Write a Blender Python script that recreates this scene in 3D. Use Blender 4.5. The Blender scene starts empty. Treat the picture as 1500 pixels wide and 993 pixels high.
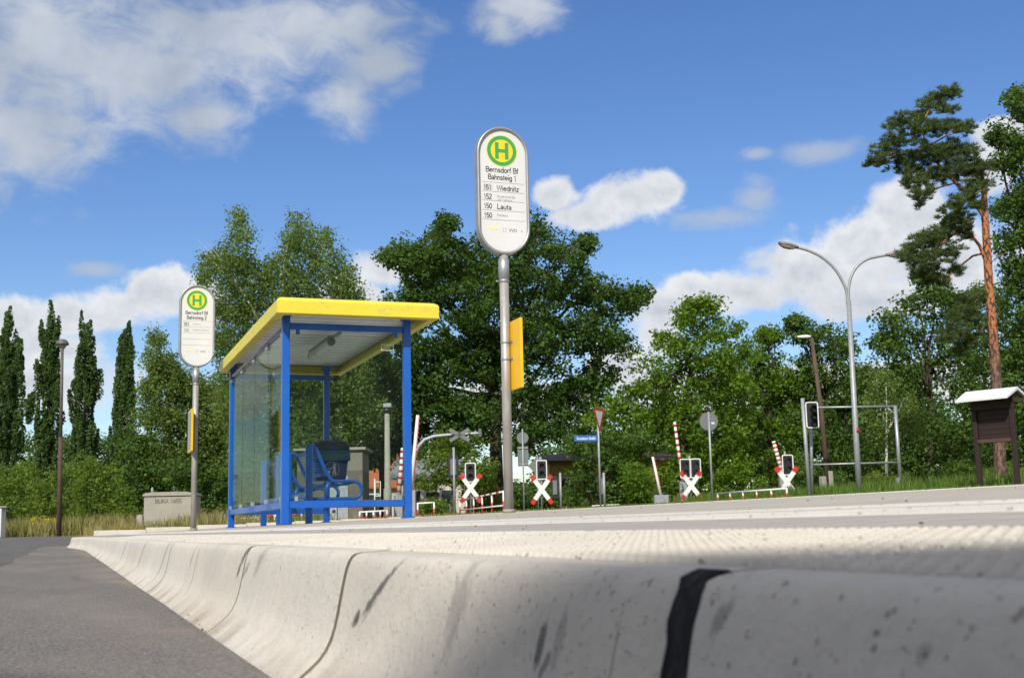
import bpy, math, random
import numpy as np
from mathutils import Vector, Matrix
PI=math.pi; R_=math.radians
random.seed(7); rng=np.random.default_rng(11)
scene=bpy.context.scene
COL=scene.collection

# ------------------------------------------------------------------ camera (1500 px wide reference frame)
CX,CY,FPX,ROLL=750.,496.5,1800.,.022
TH=R_(19.986); PH=math.atan((770.6-496.5)*math.cos(ROLL)/FPX)
F=Vector((math.sin(TH)*math.cos(PH),math.cos(TH)*math.cos(PH),math.sin(PH)))
R0=Vector((math.cos(TH),-math.sin(TH),0)); U0=R0.cross(F)
RR=math.cos(ROLL)*R0-math.sin(ROLL)*U0; UU=math.sin(ROLL)*R0+math.cos(ROLL)*U0
CAMZ=.21
EYE=Vector((0,0,CAMZ)); HD=Vector((math.sin(TH),math.cos(TH),0))
def ray(x,y): return F+RR*((x-CX)/FPX)+UU*((CY-y)/FPX)
def atZ(x,y,Z): r=ray(x,y); return EYE+r*(Z/r.dot(HD))
def aty(x,y,t): r=ray(x,y); return EYE+r*(t/r.y)
cam=bpy.data.cameras.new('camera'); co=bpy.data.objects.new('camera',cam); COL.objects.link(co)
co.matrix_world=Matrix(((RR.x,UU.x,-F.x,0),(RR.y,UU.y,-F.y,0),(RR.z,UU.z,-F.z,CAMZ),(0,0,0,1)))
cam.sensor_width=23.6; cam.lens=23.6*FPX/1500; cam.clip_start=.02; cam.clip_end=3000
cam.dof.use_dof=True; cam.dof.focus_distance=6.5; cam.dof.aperture_fstop=9.0
scene.camera=co

# ------------------------------------------------------------------ light and view
SAZ,SEL=R_(215),R_(38)      # towards the sun, azimuth from +y clockwise
sun_dir=Vector((math.sin(SAZ)*math.cos(SEL),math.cos(SAZ)*math.cos(SEL),math.sin(SEL)))
sl=bpy.data.lights.new('sun','SUN'); sl.energy=4.6; sl.angle=R_(.53); sl.color=(1,.95,.87)
so=bpy.data.objects.new('sun',sl); COL.objects.link(so); so.rotation_euler=sun_dir.to_track_quat('Z','Y').to_euler()
scene.view_settings.view_transform='Standard'; scene.view_settings.look='None'
scene.view_settings.exposure=0.0; scene.view_settings.gamma=1
try: scene.view_settings.use_curve_mapping=False
except Exception: pass
scene.render.engine='CYCLES'
cy=scene.cycles
cy.max_bounces=8; cy.transparent_max_bounces=16; cy.diffuse_bounces=3; cy.glossy_bounces=3; cy.transmission_bounces=4
cy.caustics_reflective=False; cy.caustics_refractive=False
cy.use_denoising=True

# ------------------------------------------------------------------ node helpers
class NT:
    def __init__(s,nt): s.nt=nt; s.n=nt.nodes; s.l=nt.links
    def node(s,t,**k):
        n=s.n.new(t)
        for a,b in k.items(): setattr(n,a,b)
        return n
    def put(s,sock,v):
        if isinstance(v,bpy.types.NodeSocket): s.l.new(v,sock)
        else: sock.default_value=v
    def m(s,op,a,b=None,c=None,clamp=False):
        n=s.node('ShaderNodeMath',operation=op,use_clamp=clamp); s.put(n.inputs[0],a)
        if b is not None: s.put(n.inputs[1],b)
        if c is not None: s.put(n.inputs[2],c)
        return n.outputs[0]
    def mix(s,f,a,b,mode='MIX'):
        n=s.node('ShaderNodeMix',data_type='RGBA',blend_type=mode); s.put(n.inputs[0],f)
        s.put(n.inputs[6],a if isinstance(a,bpy.types.NodeSocket) else (*a[:3],1)); s.put(n.inputs[7],b if isinstance(b,bpy.types.NodeSocket) else (*b[:3],1))
        return n.outputs[2]
    def noise(s,vec,scale,detail=4,rough=.55,dist=0):
        n=s.node('ShaderNodeTexNoise'); s.put(n.inputs['Vector'],vec); n.inputs['Scale'].default_value=scale
        n.inputs['Detail'].default_value=detail; n.inputs['Roughness'].default_value=rough; n.inputs['Distortion'].default_value=dist
        return n.outputs['Fac']
    def step(s,v,a,b):
        n=s.node('ShaderNodeMapRange',interpolation_type='SMOOTHSTEP'); s.put(n.inputs[0],v)
        n.inputs[1].default_value=a; n.inputs[2].default_value=b; return n.outputs[0]
    def mapping(s,vec,scale=(1,1,1),loc=(0,0,0),rot=(0,0,0)):
        n=s.node('ShaderNodeMapping'); s.put(n.inputs[0],vec); n.inputs[1].default_value=loc; n.inputs[2].default_value=rot; n.inputs[3].default_value=scale
        return n.outputs[0]
def newmat(name):
    m=bpy.data.materials.new(name); m.use_nodes=True; t=NT(m.node_tree)
    b=m.node_tree.nodes['Principled BSDF']
    g=t.node('ShaderNodeNewGeometry').outputs['Position']; o=t.node('ShaderNodeTexCoord').outputs['Object']
    return m,t,b,g,o
def mat(name,c1,c2=None,rough=.5,metal=0,scale=3,bump=0,bscale=60,spec=.5,dirt=None,dscale=1.5,stretch=None,coat=0):
    m,t,b,g,o=newmat(name)
    v=t.mapping(o,stretch) if stretch else o
    c2=c2 or tuple(x*.86 for x in c1)
    f=t.step(t.noise(v,scale,6,.6),.3,.7); col=t.mix(f,c1,c2)
    if dirt:
        f2=t.step(t.noise(v,dscale,8,.7,.4),.52,.72); col=t.mix(f2,col,dirt)
    t.l.new(col,b.inputs['Base Color'])
    t.put(b.inputs['Roughness'],t.m('MULTIPLY_ADD',t.noise(v,scale*4,4),.25,rough-.12,True))
    b.inputs['Metallic'].default_value=metal; b.inputs['Specular IOR Level'].default_value=spec
    if coat: b.inputs['Coat Weight'].default_value=coat
    if bump:
        bn=t.node('ShaderNodeBump'); bn.inputs['Strength'].default_value=bump; bn.inputs['Distance'].default_value=.01
        t.l.new(t.noise(v,bscale,5,.6),bn.inputs['Height']); t.l.new(bn.outputs[0],b.inputs['Normal'])
    return m
def leafmat(name,c1,c2,trans=.32,scale=.9,rough=.55,spec=.25):
    m,t,b,g,o=newmat(name)
    f=t.step(t.noise(o,scale,4,.65),.32,.68)
    r=t.node('ShaderNodeAttribute',attribute_name='tone').outputs['Fac']
    col=t.mix(f,c1,c2); hsv=t.node('ShaderNodeHueSaturation'); t.put(hsv.inputs['Color'],col)
    t.put(hsv.inputs['Value'],t.m('MULTIPLY_ADD',r,1.0,.62)); t.put(hsv.inputs['Hue'],t.m('MULTIPLY_ADD',r,-.03,.515))
    col=hsv.outputs[0]
    t.l.new(col,b.inputs['Base Color']); b.inputs['Roughness'].default_value=rough; b.inputs['Specular IOR Level'].default_value=spec
    tr=t.node('ShaderNodeBsdfTranslucent'); t.l.new(t.mix(.5,col,(.26,.36,.03),'MIX'),tr.inputs[0])
    mx=t.node('ShaderNodeMixShader'); mx.inputs[0].default_value=trans
    t.l.new(b.outputs[0],mx.inputs[1]); t.l.new(tr.outputs[0],mx.inputs[2])
    t.l.new(mx.outputs[0],m.node_tree.nodes['Material Output'].inputs[0])
    return m

# ------------------------------------------------------------------ mesh helpers
def link(name,me,mt=None,parent=None,smooth=None):
    o=bpy.data.objects.new(name,me); COL.objects.link(o)
    if mt: me.materials.append(mt)
    if parent: o.parent=parent
    return o
class MB:
    def __init__(s): s.v=[]; s.f=[]; s.sm=[]
    def add(s,vs,fs,smooth=False):
        n=len(s.v); s.v+= [tuple(v) for v in vs]; s.f+=[tuple(i+n for i in f) for f in fs]; s.sm+=[smooth]*len(fs); return s
    def box(s,c,size,rot=None,bev=0.0):
        cx,cy,cz=c; a,b,d=[x/2 for x in size]
        if bev>0:
            e=min(bev,a*.49,b*.49,d*.49); vs=[];
            import itertools
            # chamfered box: 24 verts
            idx={}
            for sx,sy,sz in itertools.product((-1,1),repeat=3):
                for k in range(3):
                    p=[sx*a,sy*b,sz*d]
                    for j in range(3):
                        if j!=k: p[j]-= (sx,sy,sz)[j]*e
                    idx[(sx,sy,sz,k)]=len(vs); vs.append(Vector(p))
            fs=[]
            for k in range(3):
                i,j=[(1,2),(2,0),(0,1)][k]
                for sg in (-1,1):
                    q=[]
                    for (u,w) in ((-1,-1),(1,-1),(1,1),(-1,1)):
                        t=[0,0,0]; t[k]=sg; t[i]=u; t[j]=w; q.append(idx[(*t,k)])
                    fs.append(q if sg>0 else q[::-1])
            for k in range(3):      # edges along axis k
                i,j=[(1,2),(2,0),(0,1)][k]
                for u in (-1,1):
                    for w in (-1,1):
                        q=[]
                        for (sg,fa) in ((-1,i),(1,i),(1,j),(-1,j)):
                            t=[0,0,0]; t[k]=sg; t[i]=u; t[j]=w; q.append(idx[(*t,fa)])
                        fs.append(q if u*w<0 else q[::-1])
            for sx,sy,sz in itertools.product((-1,1),repeat=3):
                q=[idx[(sx,sy,sz,k)] for k in range(3)]
                fs.append(q if sx*sy*sz>0 else q[::-1])
        else:
            vs=[Vector((x,y,z)) for x in(-a,a) for y in(-b,b) for z in(-d,d)]
            fs=[(0,1,3,2),(4,6,7,5),(0,4,5,1),(2,3,7,6),(0,2,6,4),(1,5,7,3)]
        if rot is not None: vs=[rot@v for v in vs]
        return s.add([(v.x+cx,v.y+cy,v.z+cz) for v in vs],fs)
    def tube(s,pts,rad,n=10,cap=True,squash=None):
        pts=[Vector(p) for p in pts]
        if not hasattr(rad,'__len__'): rad=[rad]*len(pts)
        d0=(pts[1]-pts[0]).normalized(); up=Vector((0,0,1)) if abs(d0.z)<.9 else Vector((1,0,0))
        u=d0.cross(up).normalized(); vs=[]
        for i,p in enumerate(pts):
            d=(pts[min(i+1,len(pts)-1)]-pts[max(i-1,0)])
            d=d.normalized() if d.length>1e-9 else d0
            u=(u-d*u.dot(d)); u=u.normalized() if u.length>1e-6 else d.orthogonal().normalized(); w=d.cross(u)
            for k in range(n):
                a=2*PI*k/n; q=p+(u*math.cos(a)+w*math.sin(a))*rad[i]; vs.append(tuple(q))
        fs=[(i*n+k,i*n+(k+1)%n,(i+1)*n+(k+1)%n,(i+1)*n+k) for i in range(len(pts)-1) for k in range(n)]
        s.add(vs,fs,True)
        if cap:
            b=len(s.v)-len(vs); s.f+=[tuple(b+k for k in range(n))[::-1],tuple(b+(len(pts)-1)*n+k for k in range(n))]; s.sm+=[False,False]
        return s
    def prism(s,poly,y0,y1,axis='y'):
        """poly in (a,b) extruded along an axis"""
        def P(a,b,c): return {'y':(a,c,b),'x':(c,a,b),'z':(a,b,c)}[axis]
        n=len(poly); vs=[P(a,b,y0) for a,b in poly]+[P(a,b,y1) for a,b in poly]
        fs=[tuple(range(n)),tuple(range(n,2*n))[::-1]]+[(i,i+n,(i+1)%n+n,(i+1)%n) for i in range(n)]
        return s.add(vs,fs)
    def ring(s,outer,inner,y0,y1):
        n=len(outer); P=lambda q,c:(q[0],c,q[1])
        vs=[P(q,y0) for q in outer]+[P(q,y0) for q in inner]+[P(q,y1) for q in outer]+[P(q,y1) for q in inner]
        fs=[]
        for i in range(n):
            j=(i+1)%n
            fs+=[(i,j,n+j,n+i),(2*n+j,2*n+i,3*n+i,3*n+j),(j,i,2*n+i,2*n+j),(n+i,n+j,3*n+j,3*n+i)]
        return s.add(vs,fs)
    def lathe(s,prof,n=20,c=(0,0,0)):
        vs=[(c[0]+r*math.cos(2*PI*k/n),c[1]+r*math.sin(2*PI*k/n),c[2]+z) for r,z in prof for k in range(n)]
        fs=[(i*n+k,i*n+(k+1)%n,(i+1)*n+(k+1)%n,(i+1)*n+k) for i in range(len(prof)-1) for k in range(n)]
        return s.add(vs,fs,True)
    def build(s,name,mt,parent=None):
        me=bpy.data.meshes.new(name); me.from_pydata(s.v,[],s.f); me.polygons.foreach_set('use_smooth',s.sm)
        import bmesh
        bm=bmesh.new(); bm.from_mesh(me); bmesh.ops.recalc_face_normals(bm,faces=bm.faces); bm.to_mesh(me); bm.free()
        me.update(); return link(name,me,mt,parent)
def tag(o,label=None,cat=None,group=None,kind=None):
    if label: o['label']=label
    if cat: o['category']=cat
    if group: o['group']=group
    if kind: o['kind']=kind
    return o
def empty(name,loc,rz=0,label=None,cat=None,group=None):
    o=bpy.data.objects.new(name,None); COL.objects.link(o); o.location=loc; o.rotation_euler=(0,0,rz); o.empty_display_size=.3
    return tag(o,label,cat,group)
def kids(o): return [c for c in bpy.data.objects if c.parent==o]
def copy_tree(o,parent=None):
    c=o.copy(); COL.objects.link(c); c.parent=parent
    for ch in kids(o): copy_tree(ch,c)
    return c
def text(name,s,size,mt,parent,loc,rx=PI/2,rz=0,align='CENTER',off=0,ext=.0006,sx=1):
    cu=bpy.data.curves.new('lettering_curve','FONT'); cu.body=s; cu.size=size; cu.align_x=align; cu.extrude=ext; cu.offset=off; cu.resolution_u=3
    t=bpy.data.objects.new('lettering_curve',cu); COL.objects.link(t)
    bpy.context.view_layer.update()
    me=bpy.data.meshes.new_from_object(t.evaluated_get(bpy.context.evaluated_depsgraph_get()))
    bpy.data.objects.remove(t); bpy.data.curves.remove(cu)
    if not me.materials: me.materials.append(mt)
    else: me.materials[0]=mt
    o=bpy.data.objects.new(name,me); COL.objects.link(o); o.parent=parent
    o.location=loc; o.rotation_euler=(rx,0,rz); o.scale=(sx,1,1); return o
def _arc(cx,cy,rx,ry,a0,a1,n=14): return [(cx+rx*math.cos(R_(a0+(a1-a0)*k/n)),cy+ry*math.sin(R_(a0+(a1-a0)*k/n))) for k in range(n+1)]
XH=.66
GLY={
 'B':(.62,[[(.08,.06),(.08,.94),(.32,.94)]+_arc(.32,.73,.20,.21,90,-90)+[(.08,.52)],[(.32,.52)]+_arc(.34,.29,.23,.23,90,-90)+[(.08,.06)]]),
 'V':(.66,[[(.03,.97),(.32,.06),(.61,.97)]]),'O':(.78,[_arc(.38,.5,.32,.44,0,360,28)]),'W':(.92,[[(.03,.97),(.23,.06),(.45,.94),(.67,.06),(.87,.97)]]),
 'L':(.54,[[(.08,1),(.08,.06),(.50,.06)]]),'D':(.68,[[(.08,.06),(.08,.94),(.28,.94)]+_arc(.28,.5,.31,.44,90,-90)+[(.08,.06)]]),
 'S':(.62,[_arc(.31,.72,.21,.22,20,270)[:]+_arc(.31,.28,.23,.22,90,-160)]),'H':(.66,[[(.08,0),(.08,1)],[(.56,0),(.56,1)],[(.08,.52),(.56,.52)]]),
 'K':(.62,[[(.08,0),(.08,1)],[(.56,1),(.08,.38)],[(.24,.56),(.60,0)]]),'U':(.66,[[(.08,1),(.08,.3)]+_arc(.32,.3,.24,.24,180,360)+[(.56,1)]]),
 'A':(.66,[[(.02,0),(.32,.97),(.62,0)],[(.13,.32),(.51,.32)]]),
 'e':(.54,[[(.06,.37),(.46,.37)]+_arc(.26,.34,.20,.28,5,320)]),'r':(.36,[[(.08,0),(.08,XH)],_arc(.28,.36,.20,.26,180,80)]),
 'n':(.54,[[(.08,0),(.08,XH)],_arc(.26,.40,.18,.22,180,0)+[(.44,0)]]),'h':(.54,[[(.08,0),(.08,1)],_arc(.26,.40,.18,.22,180,0)+[(.44,0)]]),
 'u':(.54,[[(.08,XH),(.08,.26)]+_arc(.26,.26,.18,.21,180,360),[(.44,XH),(.44,0)]]),'m':(.80,[[(.08,0),(.08,XH)],_arc(.24,.42,.16,.20,180,0)+[(.40,0)],_arc(.56,.42,.16,.20,180,0)+[(.72,0)]]),
 's':(.48,[_arc(.23,.475,.15,.145,20,270)+_arc(.23,.19,.17,.14,90,-160)]),
 'd':(.56,[_arc(.25,.33,.19,.28,0,360,24),[(.46,0),(.46,1)]]),'b':(.56,[_arc(.29,.33,.19,.28,0,360,24),[(.08,0),(.08,1)]]),'a':(.54,[_arc(.24,.20,.18,.15,0,360,20),[(.43,0),(.43,.42)]+_arc(.25,.44,.18,.18,0,150)]),
 'g':(.56,[_arc(.25,.33,.19,.28,0,360,24),[(.46,XH),(.46,-.02)]+_arc(.26,-.02,.20,.19,0,-150)]),
 'o':(.56,[_arc(.27,.33,.21,.28,0,360,24)]),'f':(.32,[_arc(.28,.80,.14,.15,80,180)+[(.14,0)],[(.0,.62),(.28,.62)]]),
 't':(.32,[[(.14,.88),(.14,.16)]+_arc(.23,.15,.09,.10,180,280),[(.0,.62),(.28,.62)]]),'i':(.22,[[(.10,0),(.10,XH)],[(.10,.86),(.10,.99)]]),
 'l':(.22,[[(.10,0),(.10,1)]]),'z':(.50,[[(.05,.60),(.42,.60),(.05,.06),(.45,.06)]]),'y':(.50,[[(.03,XH),(.24,.04)],[(.45,XH),(.20,-.16),(.06,-.22)]]),'w':(.74,[[(.03,XH),(.19,.05),(.36,.62),(.53,.05),(.69,XH)]]),
 'k':(.50,[[(.08,0),(.08,1)],[(.44,XH),(.08,.26)],[(.2,.38),(.46,0)]]),
 '1':(.50,[[(.10,.74),(.28,.82),(.30,.97),(.30,0)]]),'2':(.56,[_arc(.27,.71,.21,.23,170,-20)+[(.06,.06),(.50,.06)]]),
 '5':(.56,[[(.46,.94),(.13,.94),(.08,.50)]+_arc(.26,.32,.22,.26,130,-150)]),'0':(.56,[_arc(.27,.5,.21,.44,0,360,26)]),'4':(.56,[[(.38,0),(.38,.96),(.04,.28),(.52,.28)]]),'6':(.56,[_arc(.27,.30,.20,.24,0,360,20),[(.08,.34),(.14,.70),(.34,.94)]]),
 '+':(.56,[[(.08,.4),(.48,.4)],[(.28,.2),(.28,.6)]]),' ':(.30,[]),'-':(.3,[[(.02,.4),(.24,.4)]]),
 'ß':(.58,[[(.08,0),(.08,.74)]+_arc(.26,.76,.18,.18,180,-80)+_arc(.28,.28,.20,.27,85,-130)]),'ü':(.54,[[(.08,XH),(.08,.26)]+_arc(.26,.26,.18,.21,180,360),[(.44,XH),(.44,0)],[(.16,.84),(.16,.92)],[(.36,.84),(.36,.92)]]),
}
def write(name,st,size,x,z,y,mt,parent,align='LEFT',sx=1.,th=.135,rz=0,origin=None):
    """lettering built from strokes; plane faces -y; size is the capital height"""
    W=sum(GLY[c][0] for c in st)*size*sx; x0=x-(W/2 if align=='CENTER' else 0); V=[];Fs=[]; t=th*size/2; lay=0
    for c in st:
        w,strokes=GLY[c]
        for pl in strokes:
            pts=[Vector((x0+a*size*sx,z+b*size)) for a,b in pl]; n=len(pts); b0=len(V)
            lay+=1; yy=y-.00012*(lay%3)
            closed=(pts[0]-pts[-1]).length<1e-5
            for i,p in enumerate(pts):
                a_=pts[i-1] if i>0 else (pts[-2] if closed else None); c_=pts[i+1] if i<n-1 else (pts[1] if closed else None)
                d1=(p-a_).normalized() if a_ is not None else None; d2=(c_-p).normalized() if c_ is not None else None
                if d1 is None: d1=d2
                if d2 is None: d2=d1
                m_=(d1+d2); m_=m_.normalized() if m_.length>1e-6 else d1; nn=Vector((-m_.y,m_.x)); k=min(1/max(nn.dot(Vector((-d1.y,d1.x))),.35),2.2)
                V+=[(p.x+nn.x*t*k,yy,p.y+nn.y*t*k),(p.x-nn.x*t*k,yy,p.y-nn.y*t*k)]
            Fs+=[(b0+2*i,b0+2*i+1,b0+2*i+3,b0+2*i+2) for i in range(n-1)]
        x0+=w*size*sx
    me=bpy.data.meshes.new(name); me.from_pydata(V,[],Fs); me.update(); return link(name,me,mt,parent)
def circ(r,n=40,c=(0,0),a0=0): return [(c[0]+r*math.cos(a0+2*PI*k/n),c[1]+r*math.sin(a0+2*PI*k/n)) for k in range(n)]
def stadium(hw,hh,n=16):
    p=[];q=hh-hw
    for k in range(n+1): a=PI*k/n; p.append((hw*math.cos(a),q+hw*math.sin(a)))
    for k in range(n+1): a=PI+PI*k/n; p.append((hw*math.cos(a),-q+hw*math.sin(a)))
    return p

# ------------------------------------------------------------------ materials
M={}
M['blue']=mat('blue_paint',(.003,.105,.47),(.003,.092,.42),.38,scale=2,spec=.5,coat=.15,dirt=(.02,.12,.42),bump=.03)
M['yellow']=mat('yellow_sheet',(.74,.63,.05),(.69,.59,.045),.45,scale=1.5,dirt=(.50,.45,.12),bump=.06,bscale=6,dscale=5,stretch=(1,1,2.5))
M['white_sheet']=mat('white_sheet',(.86,.86,.85),(.80,.80,.79),.5,scale=4,dirt=(.5,.5,.48))
M['galv']=mat('galvanised_steel',(.40,.42,.43),(.30,.32,.33),.45,.55,scale=14,dirt=(.25,.25,.24),dscale=5,bump=.05)
M['galv_light']=mat('pale_galvanised_steel',(.36,.38,.39),(.28,.30,.31),.5,.3,scale=10,dirt=(.33,.33,.32),dscale=4)
M['pole']=mat('weathered_pole',(.46,.44,.41),(.33,.31,.29),.5,.35,scale=9,dirt=(.62,.58,.5),dscale=7,stretch=(1,1,.35),bump=.08)
M['signwhite']=mat('sign_white',(.71,.71,.70),(.67,.67,.66),.35,scale=3)
M['black']=mat('black_plastic',(.015,.015,.017),None,.45)
M['darkglass']=mat('dark_lens',(.02,.02,.025),None,.12,spec=.6)
M['green']=mat('sign_green',(.04,.33,.08),(.05,.37,.10),.4)
M['signyellow']=mat('sign_yellow',(.85,.66,.02),(.80,.60,.02),.4)
M['orange']=mat('amber_sheet',(.88,.52,.008),(.84,.47,.008),.4,dirt=(.75,.42,.01))
M['ink']=mat('printed_ink',(.03,.035,.035),None,.5)
M['greyink']=mat('faded_ink',(.33,.33,.33),None,.5)
M['paleyellow']=mat('faded_yellow_print',(.80,.78,.45),None,.5)
M['red']=mat('red_reflective',(.55,.03,.02),(.48,.03,.02),.4)
M['white']=mat('white_reflective',(.78,.78,.76),(.70,.70,.68),.4,dirt=(.55,.54,.5))
M['grey']=mat('grey_sign_back',(.17,.18,.18),(.14,.15,.15),.5,.2)
M['signblue']=mat('street_sign_blue',(.02,.13,.50),None,.4)
M['wood']=mat('dark_brown_wood',(.030,.014,.010),(.018,.009,.007),.7,scale=3,stretch=(1,1,8),bump=.3,bscale=20)
M['oldwood']=mat('weathered_pole_wood',(.12,.075,.05),(.07,.045,.03),.8,scale=5,stretch=(3,3,.3),bump=.4)
M['rust']=mat('rusty_steel',(.07,.04,.03),(.10,.06,.045),.8,scale=4,bump=.2)
M['roofwhite']=mat('white_felt_roof',(.74,.75,.76),(.66,.67,.68),.6)
M['concrete']=mat('aged_concrete',(.36,.33,.28),(.29,.27,.23),.85,scale=3,dirt=(.2,.19,.16),bump=.2)
M['render_']=mat('brown_grey_render',(.15,.125,.10),(.12,.10,.085),.9,scale=2,dirt=(.2,.17,.14))
M['house_yellow']=mat('ochre_render',(.55,.40,.12),(.48,.35,.11),.9,scale=1)
M['house_white']=mat('pale_render',(.55,.52,.45),(.48,.45,.4),.9,scale=1)
M['tile']=mat('orange_roof_tiles',(.45,.13,.05),(.33,.09,.04),.8,scale=6)
M['brown_tile']=mat('dark_roof_tiles',(.08,.05,.04),(.06,.04,.03),.8,scale=6)
M['window']=mat('window_glass',(.03,.04,.05),None,.1,spec=.7)
M['bark']=mat('dark_bark',(.075,.055,.04),(.035,.027,.02),.9,scale=4,stretch=(4,4,.7),bump=.6,bscale=8)
M['birchbark']=mat('birch_bark',(.62,.60,.55),(.5,.48,.44),.8,scale=3,dirt=(.04,.035,.03),dscale=2.5,stretch=(1,1,3))
def pine_bark():
    m,t,b,g,o=newmat('pine_bark')
    z=t.node('ShaderNodeSeparateXYZ'); t.l.new(o,z.inputs[0])
    up=t.step(z.outputs[2],3.0,5.5)
    n=t.noise(t.mapping(o,(5,5,2)),2.2,6,.7); v=t.node('ShaderNodeTexVoronoi'); t.put(v.inputs[0],t.mapping(o,(9,9,4))); v.inputs['Scale'].default_value=1.6
    lo=t.mix(t.step(n,.35,.65),(.20,.12,.09),(.10,.06,.045)); hi=t.mix(t.step(n,.3,.7),(.52,.20,.07),(.34,.12,.045))
    col=t.mix(up,lo,hi); col=t.mix(t.step(v.outputs[0],.25,.05),col,(.045,.03,.022)) if 0 else t.mix(t.step(v.outputs[0],.45,.7),col,(.06,.035,.025))
    t.l.new(col,b.inputs['Base Color']); b.inputs['Roughness'].default_value=.85
    bn=t.node('ShaderNodeBump'); bn.inputs['Strength'].default_value=.7; bn.inputs['Distance'].default_value=.02
    t.l.new(t.m('SUBTRACT',1.0,v.outputs[0]),bn.inputs['Height']); t.l.new(bn.outputs[0],b.inputs['Normal']); return m
M['pinebark']=pine_bark()
L={'oak':leafmat('oak_leaves',(.032,.078,.013),(.052,.108,.016)),
   'birch':leafmat('birch_leaves',(.098,.165,.036),(.145,.215,.052),.45),
   'maple':leafmat('maple_leaves',(.085,.170,.012),(.125,.225,.020),.48),
   'dark':leafmat('dark_leaves',(.046,.100,.016),(.074,.138,.024)),
   'poplar':leafmat('poplar_leaves',(.042,.090,.024),(.075,.130,.034),.35),
   'shrub':leafmat('shrub_leaves',(.10,.175,.022),(.150,.23,.036),.48),
   'pine':leafmat('pine_needles',(.050,.085,.026),(.085,.115,.032),.25,1.5),
   'grass':leafmat('green_grass',(.07,.14,.02),(.12,.19,.035),.35,.6),
   'drygrass':leafmat('dry_grass',(.24,.21,.07),(.38,.31,.14),.3,.35),
   'yellowflower':leafmat('yellow_blossom',(.55,.48,.02),(.45,.42,.03),.25)}
def glass_mat(name,tint,rough=.0,refl=1.0):
    m,t,b,g,o=newmat(name); m.node_tree.nodes.remove(b)
    tr=t.node('ShaderNodeBsdfTransparent'); tr.inputs[0].default_value=(*tint,1)
    gl=t.node('ShaderNodeBsdfGlossy'); gl.inputs['Roughness'].default_value=.03; gl.inputs[0].default_value=(.95,1,.98,1)
    df=t.node('ShaderNodeBsdfDiffuse'); df.inputs[0].default_value=(.3,.33,.30,1)
    fr=t.node('ShaderNodeFresnel'); fr.inputs[0].default_value=1.5
    mx=t.node('ShaderNodeMixShader'); t.put(mx.inputs[0],t.m('MULTIPLY',fr.outputs[0],refl)); t.l.new(tr.outputs[0],mx.inputs[1]); t.l.new(gl.outputs[0],mx.inputs[2])
    m2=t.node('ShaderNodeMixShader'); dust=t.m('MULTIPLY',t.step(t.noise(t.mapping(o,(3,3,.5)),2,6,.7),.35,.8),.008)
    t.put(m2.inputs[0],dust); t.l.new(mx.outputs[0],m2.inputs[1]); t.l.new(df.outputs[0],m2.inputs[2])
    t.l.new(m2.outputs[0],m.node_tree.nodes['Material Output'].inputs[0]); return m
M['glass']=glass_mat('shelter_glass',(.86,.92,.885),refl=.14)

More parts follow.
